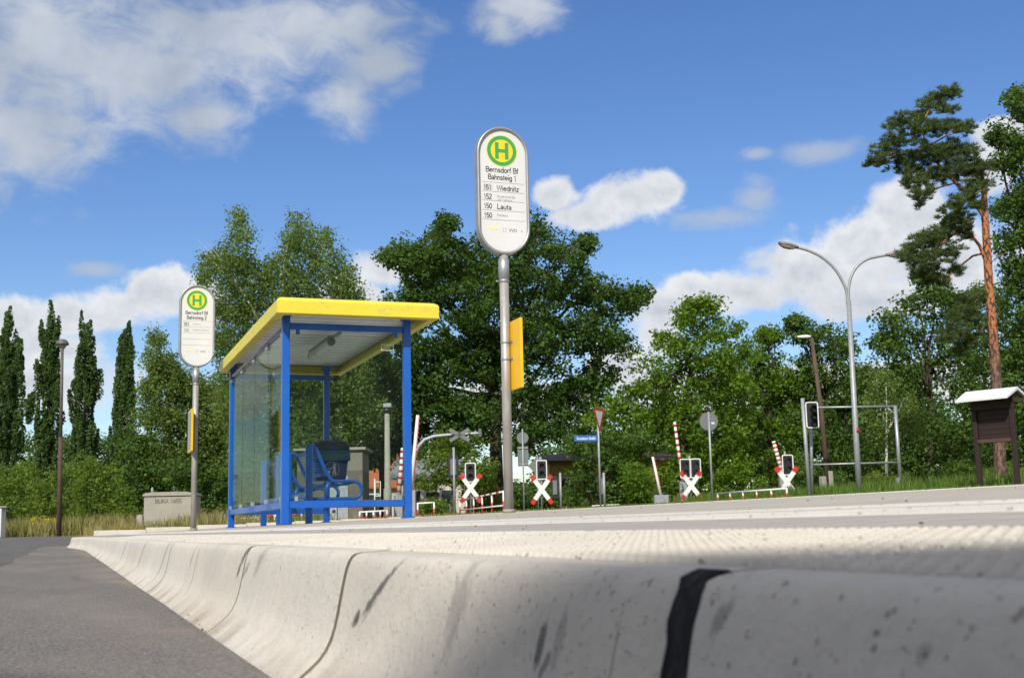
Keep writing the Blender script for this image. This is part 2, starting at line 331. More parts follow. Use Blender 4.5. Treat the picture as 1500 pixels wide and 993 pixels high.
# ground materials
def kerb_mat():
    m,t,b,g,o=newmat('kerb_concrete')
    s=t.node('ShaderNodeSeparateXYZ'); t.l.new(o,s.inputs[0]); x,y,z=s.outputs
    base=t.mix(t.step(t.noise(o,2.2,6,.6),.3,.7),(.63,.58,.505),(.54,.50,.44))
    stone=t.noise(t.m('FLOOR',t.m('ADD',y,.3)),3.7,0)
    base=t.mix(t.m('MULTIPLY',t.step(stone,.35,.65),.35),base,(.66,.64,.59))
    # cloudy grey grime and vertical runs
    runs=t.step(t.noise(t.mapping(o,(1,26,5)),1.1,6,.7),.5,.74)
    base=t.mix(t.m('MULTIPLY',runs,.08),base,(.27,.26,.24))
    blot=t.step(t.noise(o,7,7,.7,.6),.55,.75); base=t.mix(t.m('MULTIPLY',blot,.5),base,(.40,.38,.32)); b3=t.step(t.noise(o,1.7,8,.7,.5),.5,.8); base=t.mix(t.m('MULTIPLY',b3,.5),base,(.38,.37,.34))
    pores=t.m('MAXIMUM',t.step(t.noise(o,150,2,.5),.66,.72),t.m('MULTIPLY',t.step(t.noise(o,48,3,.6),.78,.81),.5)); base=t.mix(t.m('MULTIPLY',pores,.75),base,(.16,.145,.12)); gr=t.step(t.noise(o,28,8,.8),.35,.7); base=t.mix(t.m('MULTIPLY',gr,.38),base,(.47,.43,.36))
    # black tyre scuffs at set places on the face: (y0,z0,slope,len,width)
    warp=t.noise(t.mapping(o,(30,60,30)),1,5,.7)
    for (y0,z0,sl_,hl,w,k) in ((1.505,.130,.5,.085,.007,.8),(1.585,.097,.5,.022,.010,.85),(1.52,.112,.55,.05,.0025,.45),(1.17,.13,3,.05,.025,.3),
                           (.935,.118,3,.022,.008,.75),(.922,.102,1.2,.014,.005,.6),(.90,.125,4,.03,.010,.3),(.80,.10,9,.06,.0018,.5),
                           (2.74,.15,.9,.055,.016,.8),(2.66,.13,.5,.04,.012,.5),(2.5,.15,.6,.05,.02,.35),(4.9,.12,.8,.18,.02,.5),(6.3,.12,.6,.22,.018,.5),(8.2,.11,.4,.3,.02,.45),(3.85,.14,1.5,.05,.014,.5),
                           (.655,.155,1.2,.014,.007,.45),(.47,.15,1.5,.008,.005,.4)):
        dy=t.m('SUBTRACT',y,y0); dz=t.m('SUBTRACT',z,z0); n_=math.hypot(1,sl_); c,s_=1/n_,sl_/n_
        # the streak runs up and away: along = dy*(-c)+dz*s
        al=t.m('ADD',t.m('MULTIPLY',dy,-c),t.m('MULTIPLY',dz,s_)); ac=t.m('ADD',t.m('MULTIPLY',dy,s_),t.m('MULTIPLY',dz,c))
        d=t.m('ADD',t.m('POWER',t.m('ABSOLUTE',t.m('DIVIDE',al,hl)),2.),t.m('POWER',t.m('ABSOLUTE',t.m('DIVIDE',ac,w)),2.))
        d=t.m('ADD',d,t.m('MULTIPLY',t.m('SUBTRACT',warp,.5),4.2))
        f=t.m('MULTIPLY',t.m('SUBTRACT',1.,t.step(d,.2,1.2)),k); base=t.mix(f,base,(.045,.045,.048))
    # brownish dust along the foot
    foot=t.m('MULTIPLY',t.m('SUBTRACT',1.,t.step(z,.01,.06)),t.step(t.noise(t.mapping(o,(1,4,1)),1.3,5),.4,.7)); base=t.mix(t.m('MULTIPLY',foot,.7),base,(.30,.24,.18))
    t.l.new(base,b.inputs['Base Color']); b.inputs['Roughness'].default_value=.8; b.inputs['Specular IOR Level'].default_value=.3
    bn=t.node('ShaderNodeBump'); bn.inputs['Strength'].default_value=.8; bn.inputs['Distance'].default_value=.003
    h=t.m('SUBTRACT',t.m('ADD',t.noise(o,90,6,.7),t.noise(o,14,4,.6)),pores); t.l.new(h,bn.inputs['Height']); t.l.new(bn.outputs[0],b.inputs['Normal'])
    return m
M['kerb']=kerb_mat()
def asphalt(name,c1,c2,dust):
    m,t,b,g,o=newmat(name)
    n1=t.noise(o,260,3,.6); v=t.node('ShaderNodeTexVoronoi'); t.put(v.inputs[0],o); v.inputs['Scale'].default_value=110
    col=t.mix(t.step(v.outputs['Distance'],.15,.6),c2,c1)
    sp=t.step(t.noise(o,120,1,.5),.64,.70); col=t.mix(t.m('MULTIPLY',sp,.8),col,(.36,.34,.32)); dk=t.step(t.noise(o,75,2,.5),.60,.68); col=t.mix(t.m('MULTIPLY',dk,.6),col,tuple(q*.35 for q in c1)); sx=t.node('ShaderNodeSeparateXYZ'); t.l.new(o,sx.inputs[0]); near=t.m('MULTIPLY',t.step(sx.outputs[0],.05,.30),t.step(t.noise(t.mapping(o,(2,.9,1)),1.1,5,.6),.48,.62)); col=t.mix(t.m('MULTIPLY',near,.7),col,(.30,.235,.17))
    big=t.step(t.noise(t.mapping(o,(1.2,.35,1)),1.2,5,.6),.4,.75); col=t.mix(t.m('MULTIPLY',big,.75),col,dust); pt=t.step(t.noise(t.mapping(o,(2.2,.22,1)),1.0,3,.5),.56,.66); col=t.mix(t.m('MULTIPLY',pt,.35),col,tuple(q*.5 for q in c1))
    cr=t.step(t.noise(o,3.1,7,.7),.62,.8); col=t.mix(t.m('MULTIPLY',cr,.35),col,(.20,.17,.14))
    t.l.new(col,b.inputs['Base Color']); b.inputs['Roughness'].default_value=.85; b.inputs['Specular IOR Level'].default_value=.3
    bn=t.node('ShaderNodeBump'); bn.inputs['Strength'].default_value=.8; bn.inputs['Distance'].default_value=.004
    t.l.new(t.m('SUBTRACT',n1,t.m('MULTIPLY',v.outputs['Distance'],.8)),bn.inputs['Height']); t.l.new(bn.outputs[0],b.inputs['Normal']); return m
M['asphalt_bay']=asphalt('worn_asphalt',(.185,.172,.16),(.085,.08,.076),(.27,.24,.21))
M['asphalt']=asphalt('asphalt',(.13,.125,.12),(.065,.063,.062),(.15,.143,.137))
def paving(name,c1,c2,sx,sy,joint,gw=.02,off=.5):
    m,t,b,g,o=newmat(name)
    br=t.node('ShaderNodeTexBrick'); t.put(br.inputs['Vector'],o); br.inputs['Scale'].default_value=1; br.offset=off
    br.inputs['Brick Width'].default_value=sx; br.inputs['Row Height'].default_value=sy; br.inputs['Mortar Size'].default_value=gw*.3; br.inputs['Mortar Smooth'].default_value=.3
    br.inputs['Color1'].default_value=(*c1,1); br.inputs['Color2'].default_value=(*c2,1); br.inputs['Mortar'].default_value=(*joint,1)
    n=t.step(t.noise(o,1.3,7,.65),.3,.7); col=t.mix(t.m('MULTIPLY',n,.35),br.outputs[0],tuple(x*.7 for x in c1))
    sp=t.step(t.noise(o,120,2),.6,.72); col=t.mix(t.m('MULTIPLY',sp,.4),col,tuple(x*.45 for x in c1))
    bl=t.step(t.noise(o,9,4,.5),.70,.76); col=t.mix(t.m('MULTIPLY',bl,.6),col,(.08,.08,.07))
    t.l.new(col,b.inputs['Base Color']); b.inputs['Roughness'].default_value=.85; b.inputs['Specular IOR Level'].default_value=.25
    bn=t.node('ShaderNodeBump'); bn.inputs['Strength'].default_value=.4; bn.inputs['Distance'].default_value=.003
    t.l.new(t.noise(o,110,5,.6),bn.inputs['Height']); t.l.new(bn.outputs[0],b.inputs['Normal']); return m
M['pave_beige']=paving('beige_gravel_paving',(.47,.43,.375),(.43,.395,.34),.2,.1,(.36,.33,.28))
M['pave_grey']=paving('grey_paving',(.42,.395,.36),(.39,.365,.33),.2,.1,(.30,.28,.25))
M['pave_white']=paving('white_guidance_paving',(.70,.68,.64),(.66,.64,.60),.3,.3,(.5,.47,.42),off=0)
M['filler']=mat('sandy_joint_filler',(.20,.165,.11),(.09,.075,.055),.9,scale=9,bump=.3,dirt=(.035,.03,.028),dscale=4)
def bitumen():
    m,t,b,g,o=newmat('black_joint_bitumen'); sp=t.node('ShaderNodeSeparateXYZ'); t.l.new(o,sp.inputs[0])
    w=t.m('ABSOLUTE',t.m('ADD',t.m('SUBTRACT',sp.outputs[1],.705),t.m('MULTIPLY',t.m('SUBTRACT',t.noise(t.mapping(o,(8,8,14)),2,4),.5),.012)))
    f=t.m('SUBTRACT',1.,t.step(w,.002,.0055)); c=t.mix(t.step(t.noise(o,60,5,.7),.4,.7),(.012,.012,.014),(.035,.033,.032)); c=t.mix(t.m('MULTIPLY',t.m('MULTIPLY',f,.75),t.step(t.noise(o,22,4),.4,.6)),c,(.16,.14,.12))
    t.l.new(c,b.inputs['Base Color']); b.inputs['Roughness'].default_value=.85; b.inputs['Specular IOR Level'].default_value=.15
    bn=t.node('ShaderNodeBump'); bn.inputs['Strength'].default_value=.5; bn.inputs['Distance'].default_value=.003; t.l.new(t.noise(o,60,6,.7),bn.inputs['Height']); t.l.new(bn.outputs[0],b.inputs['Normal']); return m
M['bitumen']=bitumen()
def ground_mat():
    m,t,b,g,o=newmat('grassy_soil')
    a=t.step(t.noise(o,.25,6,.6),.35,.65); c=t.mix(a,(.10,.11,.035),(.17,.14,.07)); c=t.mix(t.step(t.noise(o,14,4),.4,.7),c,(.06,.07,.02))
    t.l.new(c,b.inputs['Base Color']); b.inputs['Roughness'].default_value=.95; return m
M['ground']=ground_mat()

# ------------------------------------------------------------------ heights
def sst(a,b,x):
    t=min(max((x-a)/(b-a),0),1); return t*t*(3-2*t)
PROF=[(.384,.178),(.757,.198),(1.04,.2142),(1.36,.231),(2.24,.277),(3.6,.326),(3.8,.334),(7.3,.445)]
def plat(p):
    return float(np.interp(p,[a for a,b in PROF],[b for a,b in PROF]))
def road_z(p,t): return .215*sst(22,46,t)+(0 if t<46 else 0)
def G(p,t):
    right=.215+.0315*max(p,0)
    left=.215*sst(22,46,t)
    w=sst(.2,3,p) if t<46 else 1
    h=left*(1-w)+right*w
    h+= .10*sst(12,18,p)*sst(10,20,t)*0
    return h
def gp(x,y,Z):
    p=atZ(x,y,Z); return Vector((p.x,p.y,G(p.x,p.y)))

# ------------------------------------------------------------------ ground, road, platform
def sheet(name,xs,ys,fn,mt):
    V=[(x,y,fn(x,y)) for y in ys for x in xs]; n=len(xs)
    Fs=[(j*n+i,j*n+i+1,(j+1)*n+i+1,(j+1)*n+i) for j in range(len(ys)-1) for i in range(n-1)]
    me=bpy.data.meshes.new(name); me.from_pydata(V,[],Fs); me.polygons.foreach_set('use_smooth',[True]*len(Fs)); me.update()
    return tag(link(name,me,mt),kind='structure')
def in_hard(x,y):
    if y<46.01 and x<.36: return True
    if .36<=x<=7.5 and y<27: return True
    if 7.5<x<11.6 and y<70: return True
    return False
xs=[-900,-400,-200,-100,-60,-40,-25,-15,-8,-4,-1,.2,.359,.362,1,2.5,4,6,7.499,7.501,9,11.59,11.61,13,16,20,25,30,36,45,60,90,150,300,900]
ys=[-300,-100,-40,-10,0,10,18,22,26,26.99,27.01,30,34,38,42,45.99,46.02,50,55,60,69.99,70.01,80,100,130,200,400,900,1500]
sheet('ground',xs,ys,lambda x,y:G(x,y)-(.22 if in_hard(x,y) else 0),M['ground'])
sheet('road',[-60,-40,-20,-10,-5,-2,-.46,.20],[-40,-20,-5]+[float(q) for q in np.arange(0,46.01,.5)],lambda x,y:road_z(x,y)-.004,M['asphalt'])
# the bus bay: worn asphalt strip beside the kerb
def bay():
    ys=list(np.arange(-10,3,.5))+list(np.arange(3,26.5,.5)); V=[];Fs=[]
    def edge(y): return -.42+.03*math.sin(y*1.3)+.015*math.sin(y*4.1)
    cols=5
    for y in ys:
        e=edge(y)
        for k in range(cols):
            x=e+(.3-e)*k/(cols-1)-kerb_shift(y)*(k/(cols-1)); V.append((x,y,road_z(x,y)+.003))
    for j in range(len(ys)-1):
        for i in range(cols-1): Fs.append((j*cols+i,j*cols+i+1,(j+1)*cols+i+1,(j+1)*cols+i))
    me=bpy.data.meshes.new('bus_bay'); me.from_pydata(V,[],Fs); me.update(); tag(link('bus_bay',me,M['asphalt_bay']),kind='structure')
def kerb_shift(y): return .24*sst(17,25,y)**1.5
bay()
# kerb: moulded stones with a hollow face, one metre long
KP=[(.284,-.03),(.286,.004),(.297,.010),(.307,.018),(.318,.027),(.329,.037),(.338,.049),(.345,.063),(.3505,.080),(.3545,.098),(.358,.116),(.3615,.134),(.3645,.148),(.3675,.159),(.371,.168),(.3755,.1745),(.381,.178),(.388,.1795),(.40,.180),(.757,.1985),(.757,.05)]
def kerb():
    V=[];Fs=[];sm=[]
    n=len(KP)
    for k in range(-4,24):
        y0,y1=.70+k,.70+k+1
        g=random.uniform(.007,.009); e=.0006
        secs=[(y0+g,e),(y0+g+.0015,.0003),(y0+g+.004,0)]+[(y0+g+.009,0)]+[(y0+(y1-y0)*q,0) for q in (.25,.5,.75)]+[(y1-g-.009,0)]+[(y1-g-.004,0),(y1-g-.0015,.0003),(y1-g,e)]
        jit=random.uniform(-.0012,.0012); jz=random.uniform(-.0012,.0012)
        b=len(V)
        for (y,ins) in secs:
            sh=kerb_shift(y)
            for i,(p,z) in enumerate(KP):
                # inset along profile normal
                a=KP[max(i-1,0)]; c=KP[min(i+1,n-1)]; tx,tz=c[0]-a[0],c[1]-a[1]; l=math.hypot(tx,tz) or 1
                V.append((p-sh+jit+ins*(tz/l),y,z+jz-ins*(tx/l)+road_z(0,y)*.6))
        for j in range(len(secs)-1):
            for i in range(n-1): Fs.append((b+j*n+i,b+(j+1)*n+i,b+(j+1)*n+i+1,b+j*n+i+1)); sm.append(True)
        Fs.append(tuple(b+i for i in range(n))); sm.append(False)
        Fs.append(tuple(b+(len(secs)-1)*n+i for i in range(n))[::-1]); sm.append(False)
    # tactile studs cast into the top of the stones
    def topz(p): return .180+(p-.40)*(.0185/.357)
    grid=[(yy,pp,1) for yy in np.arange(.15,6.,.019) for pp in np.arange(.43,.748,.019)]+[(yy,pp,2) for yy in np.arange(6.,13.,.033) for pp in np.arange(.44,.745,.033)]
    for (yy,pp,kk) in grid:
        fy=(yy-.70)%1
        if fy<.012 or fy>.988: continue
        if 1:
            y=yy; p=pp; z=topz(p)+road_z(0,y)*.6; h=.0042; a=.0078*kk; c=.0042*kk; b=len(V)
            seg=6 if yy<3 else 4
            for (r,zz) in ((a,-.001),(a*.93,.0006),(c+.0008,h*.86),(c,h)):
                for q in range(seg): V.append((p+r*math.cos(2*PI*q/seg)-kerb_shift(y),y+r*math.sin(2*PI*q/seg),z+zz))
            for j in range(3):
                for q in range(seg): Fs.append((b+j*seg+q,b+j*seg+(q+1)%seg,b+(j+1)*seg+(q+1)%seg,b+(j+1)*seg+q)); sm.append(True)
            Fs.append(tuple(b+3*seg+q for q in range(seg))); sm.append(False)
    me=bpy.data.meshes.new('kerb'); me.from_pydata(V,[],Fs); me.polygons.foreach_set('use_smooth',sm); me.update()
    tag(link('kerb',me,M['kerb']),kind='structure')
    def fill(name,ks,wid,depth,mt,wob=0,last=-1):
        V=[];Fs=[]; KQ=KP[1:last]
        for k in ks:
            y0=.70+k; b=len(V)
            for i,(p,z) in enumerate(KQ):
                a=KP[max(i,0)]; c=KP[min(i+2,n-1)]; tx,tz=c[0]-a[0],c[1]-a[1]; l=math.hypot(tx,tz) or 1
                q=(p+depth*(tz/l)-kerb_shift(y0),z-depth*(tx/l)+road_z(0,y0)*.6)
                w1=wid+wob*(math.sin(i*1.7)+random.uniform(-.7,.7)); w2=wid*1.3+wob*(math.sin(i*2.3+1)+random.uniform(-.7,.7))
                V+=[(q[0],y0-w1,q[1]),(q[0]+.004,y0-w1-.002,q[1]-.003),(q[0],y0+w2,q[1]),(q[0]+.004,y0+w2+.002,q[1]-.003)]
            m_=len(KQ)
            for i in range(m_-1):
                A=b+i*4; B=A+4; Fs+=[(A,B,B+2,A+2),(A+1,A,B,B+1)[::-1],(A+2,A+3,B+3,B+2)[::-1]]
        me=bpy.data.meshes.new(name); me.from_pydata(V,[],Fs); me.update(); tag(link(name,me,mt),kind='structure')
    fill('kerb_joint_filler',[k for k in range(-3,24) if k!=0],.0090,.0009,M['filler'])
    fill('kerb_joint_bitumen',[0],.015,-.0012,M['bitumen'],.0035,-3)
kerb()
def plat_sheet(name,p0,p1,mt,dz=0,y0=-30,y1=26,n=4):
    ps=[p0+(p1-p0)*i/n for i in range(n+1)]
    ys=list(np.linspace(y0,17,20))+list(np.linspace(17.5,y1,14))
    me_sh=lambda x,y:x-(kerb_shift(y) if x<.8 else 0)
    V=[(me_sh(x,y),y,plat(x)+dz+road_z(0,y)*.6*(1-sst(0,6,x))) for y in ys for x in ps]; m_=len(ps)
    Fs=[(j*m_+i,j*m_+i+1,(j+1)*m_+i+1,(j+1)*m_+i) for j in range(len(ys)-1) for i in range(m_-1)]
    me=bpy.data.meshes.new(name); me.from_pydata(V,[],Fs); me.update(); return tag(link(name,me,mt),kind='structure')
plat_sheet('platform_border_paving',.757,1.04,M['pave_grey'])
plat_sheet('guidance_strip',1.04,1.36,M['pave_white'])
plat_sheet('platform_paving',1.36,7.1,M['pave_beige'],n=10)
# raised ribs of the guidance strip, running along the platform
mb=MB()
for i in range(7):
    p=1.075+i*.043; z=plat(p)+.003; mb.box((p,8,z-.0015),(.014,60,.005))
tag(mb.build('guidance_ribs',M['pave_white']),kind='structure')
# far kerb of the island and its end
mb=MB()
for k in range(-20,27):
    mb.box((7.2,k+.5,plat(7.2)-.10),(.2,.992,.215),bev=.008)
for k in range(7): mb.box((.55+k*1.0+.5-.0,26.1,plat(.55+k+.5)-.10+.08*(1-k/7)),(.992,.2,.22),bev=.008)
tag(mb.build('far_kerb',M['kerb']),kind='structure')
sheet('far_lane',[7.3,9,11.6],[-40,-10,10,27,50,70],lambda x,y:.215+.0315*x-.15,M['asphalt'])
tag(MB().box((11.65,15,.215+.0315*11.65-.07),(.1,110,.16)).build('lane_edging',M['concrete']),kind='structure')

# small stones and litter on the platform, asphalt and kerb
def pebbles():
    V=[];Fs=[]
    def peb(x,y,z,r):
        b=len(V); hs=[(0,0,-.3),(0,0,.6)]
        k=6
        V.append((x,y,z-r*.3))
        for q in range(k):
            a=2*PI*q/k+random.random(); rr=r*random.uniform(.7,1.2); V.append((x+rr*math.cos(a),y+rr*math.sin(a),z+r*.1))
        V.append((x,y,z+r*.6))
        for q in range(k): Fs.append((b,b+1+(q+1)%k,b+1+q)); Fs.append((b+k+1,b+1+q,b+1+(q+1)%k))
    for i in range(520):
        y=random.uniform(.8,16)**1.0; p=random.uniform(.78,7); peb(p,y,plat(p)+.003,random.uniform(.0015,.005))
    for i in range(260):
        y=random.uniform(1.2,12); x=random.uniform(-.4,.27); peb(x,y,road_z(x,y)+.003,random.uniform(.001,.0035))
    for i in range(70):
        y=random.gauss(2.9,.25) if i<40 else random.uniform(1.6,9); x=random.uniform(.26,.31); peb(x,y,.012,random.uniform(.001,.004))
    me=bpy.data.meshes.new('grit'); me.from_pydata(V,[],Fs); me.update(); tag(link('grit',me,mat('grit_stone',(.22,.2,.17),(.10,.09,.08),.8,scale=90)),'small stones and grit scattered over the platform and asphalt','grit',kind='stuff')
pebbles()

# ------------------------------------------------------------------ bus shelter
def shelter():
    X0,X1,Y0,Y1=2.24,3.615,13.48,18.08
    S=empty('bus_shelter',(X0,Y0,plat(X0)),0,'glazed bus shelter with blue steel frame and flat yellow edged roof on the platform','bus shelter')
    o=Vector((X0,Y0,plat(X0))); w=X1-X0; l=Y1-Y0; zc=.21-plat(X0)   # rel camera height -> local
    zt=2.35+zc
    for (x,y) in ((0,0),(w,0),(0,l),(w,l)):
        gz=plat(X0+x)-plat(X0)
        mb=MB(); mb.box((x,y,(gz+zt)/2),(.085,.085,zt-gz),bev=.006); mb.box((x,y,gz+.006),(.13,.13,.012),bev=.003)
        mb.build('post',M['blue'],S)
    b1,b2=.245+zc,.324+zc
    def beam(c,s): MB().box(c,s,bev=.005).build('beam',M['blue'],S)
    beam((w/2,0,(b1+b2)/2),(w-.085,.06,b2-b1))
    beam((0,l/2+.1,(b1+b2)/2),(.06,l+.35,b2-b1)) if 0 else beam((0,l/2,(b1+b2)/2),(.06,l-.085,b2-b1))
    beam((-.005,l+.15,(b1+b2)/2),(.06,.2,b2-b1))
    beam((w/2,l,(b1+b2)/2),(w-.085,.06,b2-b1))
    beam((w/2,0,2.245+zc),(w-.085,.05,.075)); beam((w/2,l,2.245+zc),(w-.085,.05,.075));
    MB().tube([(-.0,.04,2.235+zc),(-.0,l-.04,2.235+zc)],.03,10).build('top_rail',mat('anodised_rail',(.30,.30,.40),(.22,.22,.30),.35,.6),S)
    # glass
    g=M['glass']; gz0=b2+.01; gz1=2.17+zc
    MB().box((w/2,-.012,(gz0+gz1)/2),(w-.11,.010,gz1-gz0)).build('glass_pane',g,S)
    for k in range(4):
        a=.06+k*(l-.12)/4; b=a+(l-.12)/4-.012
        MB().box((-.012,(a+b)/2,(gz0+gz1)/2),(.010,b-a,gz1-gz0)).build('glass_pane',g,S)
    MB().box((w/2,l+.0,(gz0+gz1)/2),(w-.11,.010,gz1-gz0)).build('glass_pane',g,S)
    # clips
    cl=M['galv_light']
    def clip(x,y,z): MB().box((x,y,z),(.035,.045,.055),bev=.004).build('glass_clip',cl,S)
    clip(.12,-.02,b2+.02); clip(w-.13,-.02,b2+.02)
    for k in range(4):
        for d in (.07,(l-.12)/4-.03):
            y=.06+k*(l-.12)/4+d; clip(-.02,y,b2+.02); clip(-.02,y,gz1+.0)
    for x in (.13,w-.13): MB().box((x,-.012,2.185+zc),(.04,.03,.06),bev=.003).build('glass_clip',M['blue'],S)
    # label on the front pane
    MB().ring([(w-.30,2.00+zc),(w-.155,2.00+zc),(w-.155,2.07+zc),(w-.30,2.07+zc)],[(w-.295,2.005+zc),(w-.16,2.005+zc),(w-.16,2.065+zc),(w-.295,2.065+zc)],-.0215,-.0185).build('sticker',M['signwhite'],S)
    # roof: chamfered yellow fascia ring with inner lip, and a corrugated ceiling
    a0,a1,c0,c1=2.085-o.x,3.906-o.x,13.13-o.y,18.36-o.y; zb,zt2=2.325+zc,2.512+zc
    def rect(d,z): return [(a0+d,c0+d,z),(a1-d,c0+d,z),(a1-d,c1-d,z),(a0+d,c1-d,z)]
    mb=MB(); loops=[rect(.10,zb+.035),rect(.095,zb),rect(.01,zb),rect(0,zb+.01),rect(0,zt2-.045),rect(.012,zt2-.022),rect(.05,zt2),rect(.45,zt2+.012)]
    vs=[v for lo in loops for v in lo]; fs=[(i*4+k,i*4+(k+1)%4,(i+1)*4+(k+1)%4,(i+1)*4+k) for i in range(len(loops)-1) for k in range(4)]
    fs.append(tuple((len(loops)-1)*4+k for k in range(4))); mb.add(vs,fs)
    # inside of the fascia above the lip
    l2=[rect(.10,zb+.035),rect(.045,zb+.036),rect(.04,zb+.12)]; vs=[v for lo in l2 for v in lo]; mb.add(vs,[(i*4+k,i*4+(k+1)%4,(i+1)*4+(k+1)%4,(i+1)*4+k) for i in range(2) for k in range(4)])
    roof=mb.build('roof',M['yellow'],S)
    V=[];Fs=[]; y=c0+.045; i=0; zz=zb+.135; x0,x1=a0+.042,a1-.042
    while y<c1-.32:
        for dy,dz in ((0,0),(.186,0),(.187,.049),(.248,.049),(.249,0)):
            V+=[(x0,y+dy,zz+dz),(x1,y+dy,zz+dz)]
        y+=.25
    V+=[(x0,c1-.045,zz),(x1,c1-.045,zz)]
    for k in range(len(V)//2-1): Fs.append((2*k,2*k+1,2*k+3,2*k+2))
    MB().add(V,Fs).build('ceiling',M['white_sheet'],S)
    # gap between posts top and ceiling: small brackets
    for (x,y) in ((0,0),(w,0),(0,l),(w,l)): MB().box((x,y,zt+.035),(.12,.12,.07),bev=.01).build('bracket',M['blue'],S)
    # fluorescent lamp under the ceiling
    lp=MB(); ly=2.1; lx=.80
    lp.box((lx,ly,zb+.035),(.075,1.35,.05),bev=.008)
    base=lp.build('ceiling_lamp',M['galv_light'],S)
    MB().tube([(lx,ly-.64,zb-.02),(lx,ly+.64,zb-.02)],.05,14).build('lamp_cover',mat('frosted_cover',(.80,.81,.78),None,.3),base)
    for dy in (-.67,.66): MB().tube([(lx,ly+dy-.02,zb-.018),(lx,ly+dy+.02,zb-.018)],.05,14).build('end_cap',mat('dark_cap',(.22,.23,.24),None,.4),base)
    MB().box((lx+.02,ly-.95,zb+.03),(.04,.3,.03)).build('cable_duct',M['galv'],base)
    return S
shelter()

def bench_prototype():
    """bench facing +x; local origin at platform level at the support post, length 1.35 along +y"""
    B=empty('bench',(0,0,0)); Lb=1.45
    def arc(c,r,a0,a1,n=8): return [(c[0]+r*math.cos(a0+(a1-a0)*k/n),c[1]+r*math.sin(a0+(a1-a0)*k/n)) for k in range(n+1)]
    path=[(.03,.86),(.06,.875),(.09,.86),(.13,.78),(.18,.66),(.235,.545),(.27,.495),(.31,.475),(.40,.475)]+[(.50,.475)]+arc((.53,.375),.10,PI/2,-PI/2,12)+[(.40,.275),(.10,.275),(.02,.275)]
    for y in (.10,Lb-.05):
        MB().tube([(x,y,z) for x,z in path],.021,12).build('frame',M['blue'],B)
        MB().tube([(.22,y,.275),(.225,y,.40),(.25,y,.47)],.028,10).build('strut',M['blue'],B)
    # backrest: rails and flat wires
    mb=MB(); d=Vector((.235-.09,0,.545-.86)); o=Vector((.085,0,.85))
    for k in range(11):
        p=o+d*(.04+.92*k/10)*.96; r=.017 if k in(0,10) else .008
        mb.tube([(p.x+.005,.11,p.z),(p.x+.005,Lb-.06,p.z)],r,8)
    mb.build('backrest',M['blue'],B)
    mb=MB()
    for k in range(12):
        x=.27+k*.024; z=.462-.02*math.sin(PI*k/11)
        mb.tube([(x,.11,z),(x,Lb-.06,z)],.008 if k not in(0,11) else .015,8)
    for y in (.45,.95): mb.tube([(.26,y,.448),(.54,y,.448)],.01,8)
    mb.build('seat',M['blue'],B)
    for y in (0,Lb-.1) : MB().box((0,y,.44),(.08,.06,.9),bev=.012).build('support_post',M['blue'],B)
    MB().box((.03,.69,.33),(.04,1.29,.06),bev=.004).build('rail',M['blue'],B)
    return B
bp=bench_prototype()
b2=copy_tree(bp)
pb=Vector((2.59,13.95,plat(2.59)))
bp.location=pb; tag(bp,'nearer blue wire bench in the bus shelter, seen through the front glass','bench','blue wire benches in the shelter')
b2.location=(2.59,16.0,plat(2.59)); tag(b2,'farther blue wire bench in the bus shelter, seen through the side glass','bench','blue wire benches in the shelter')

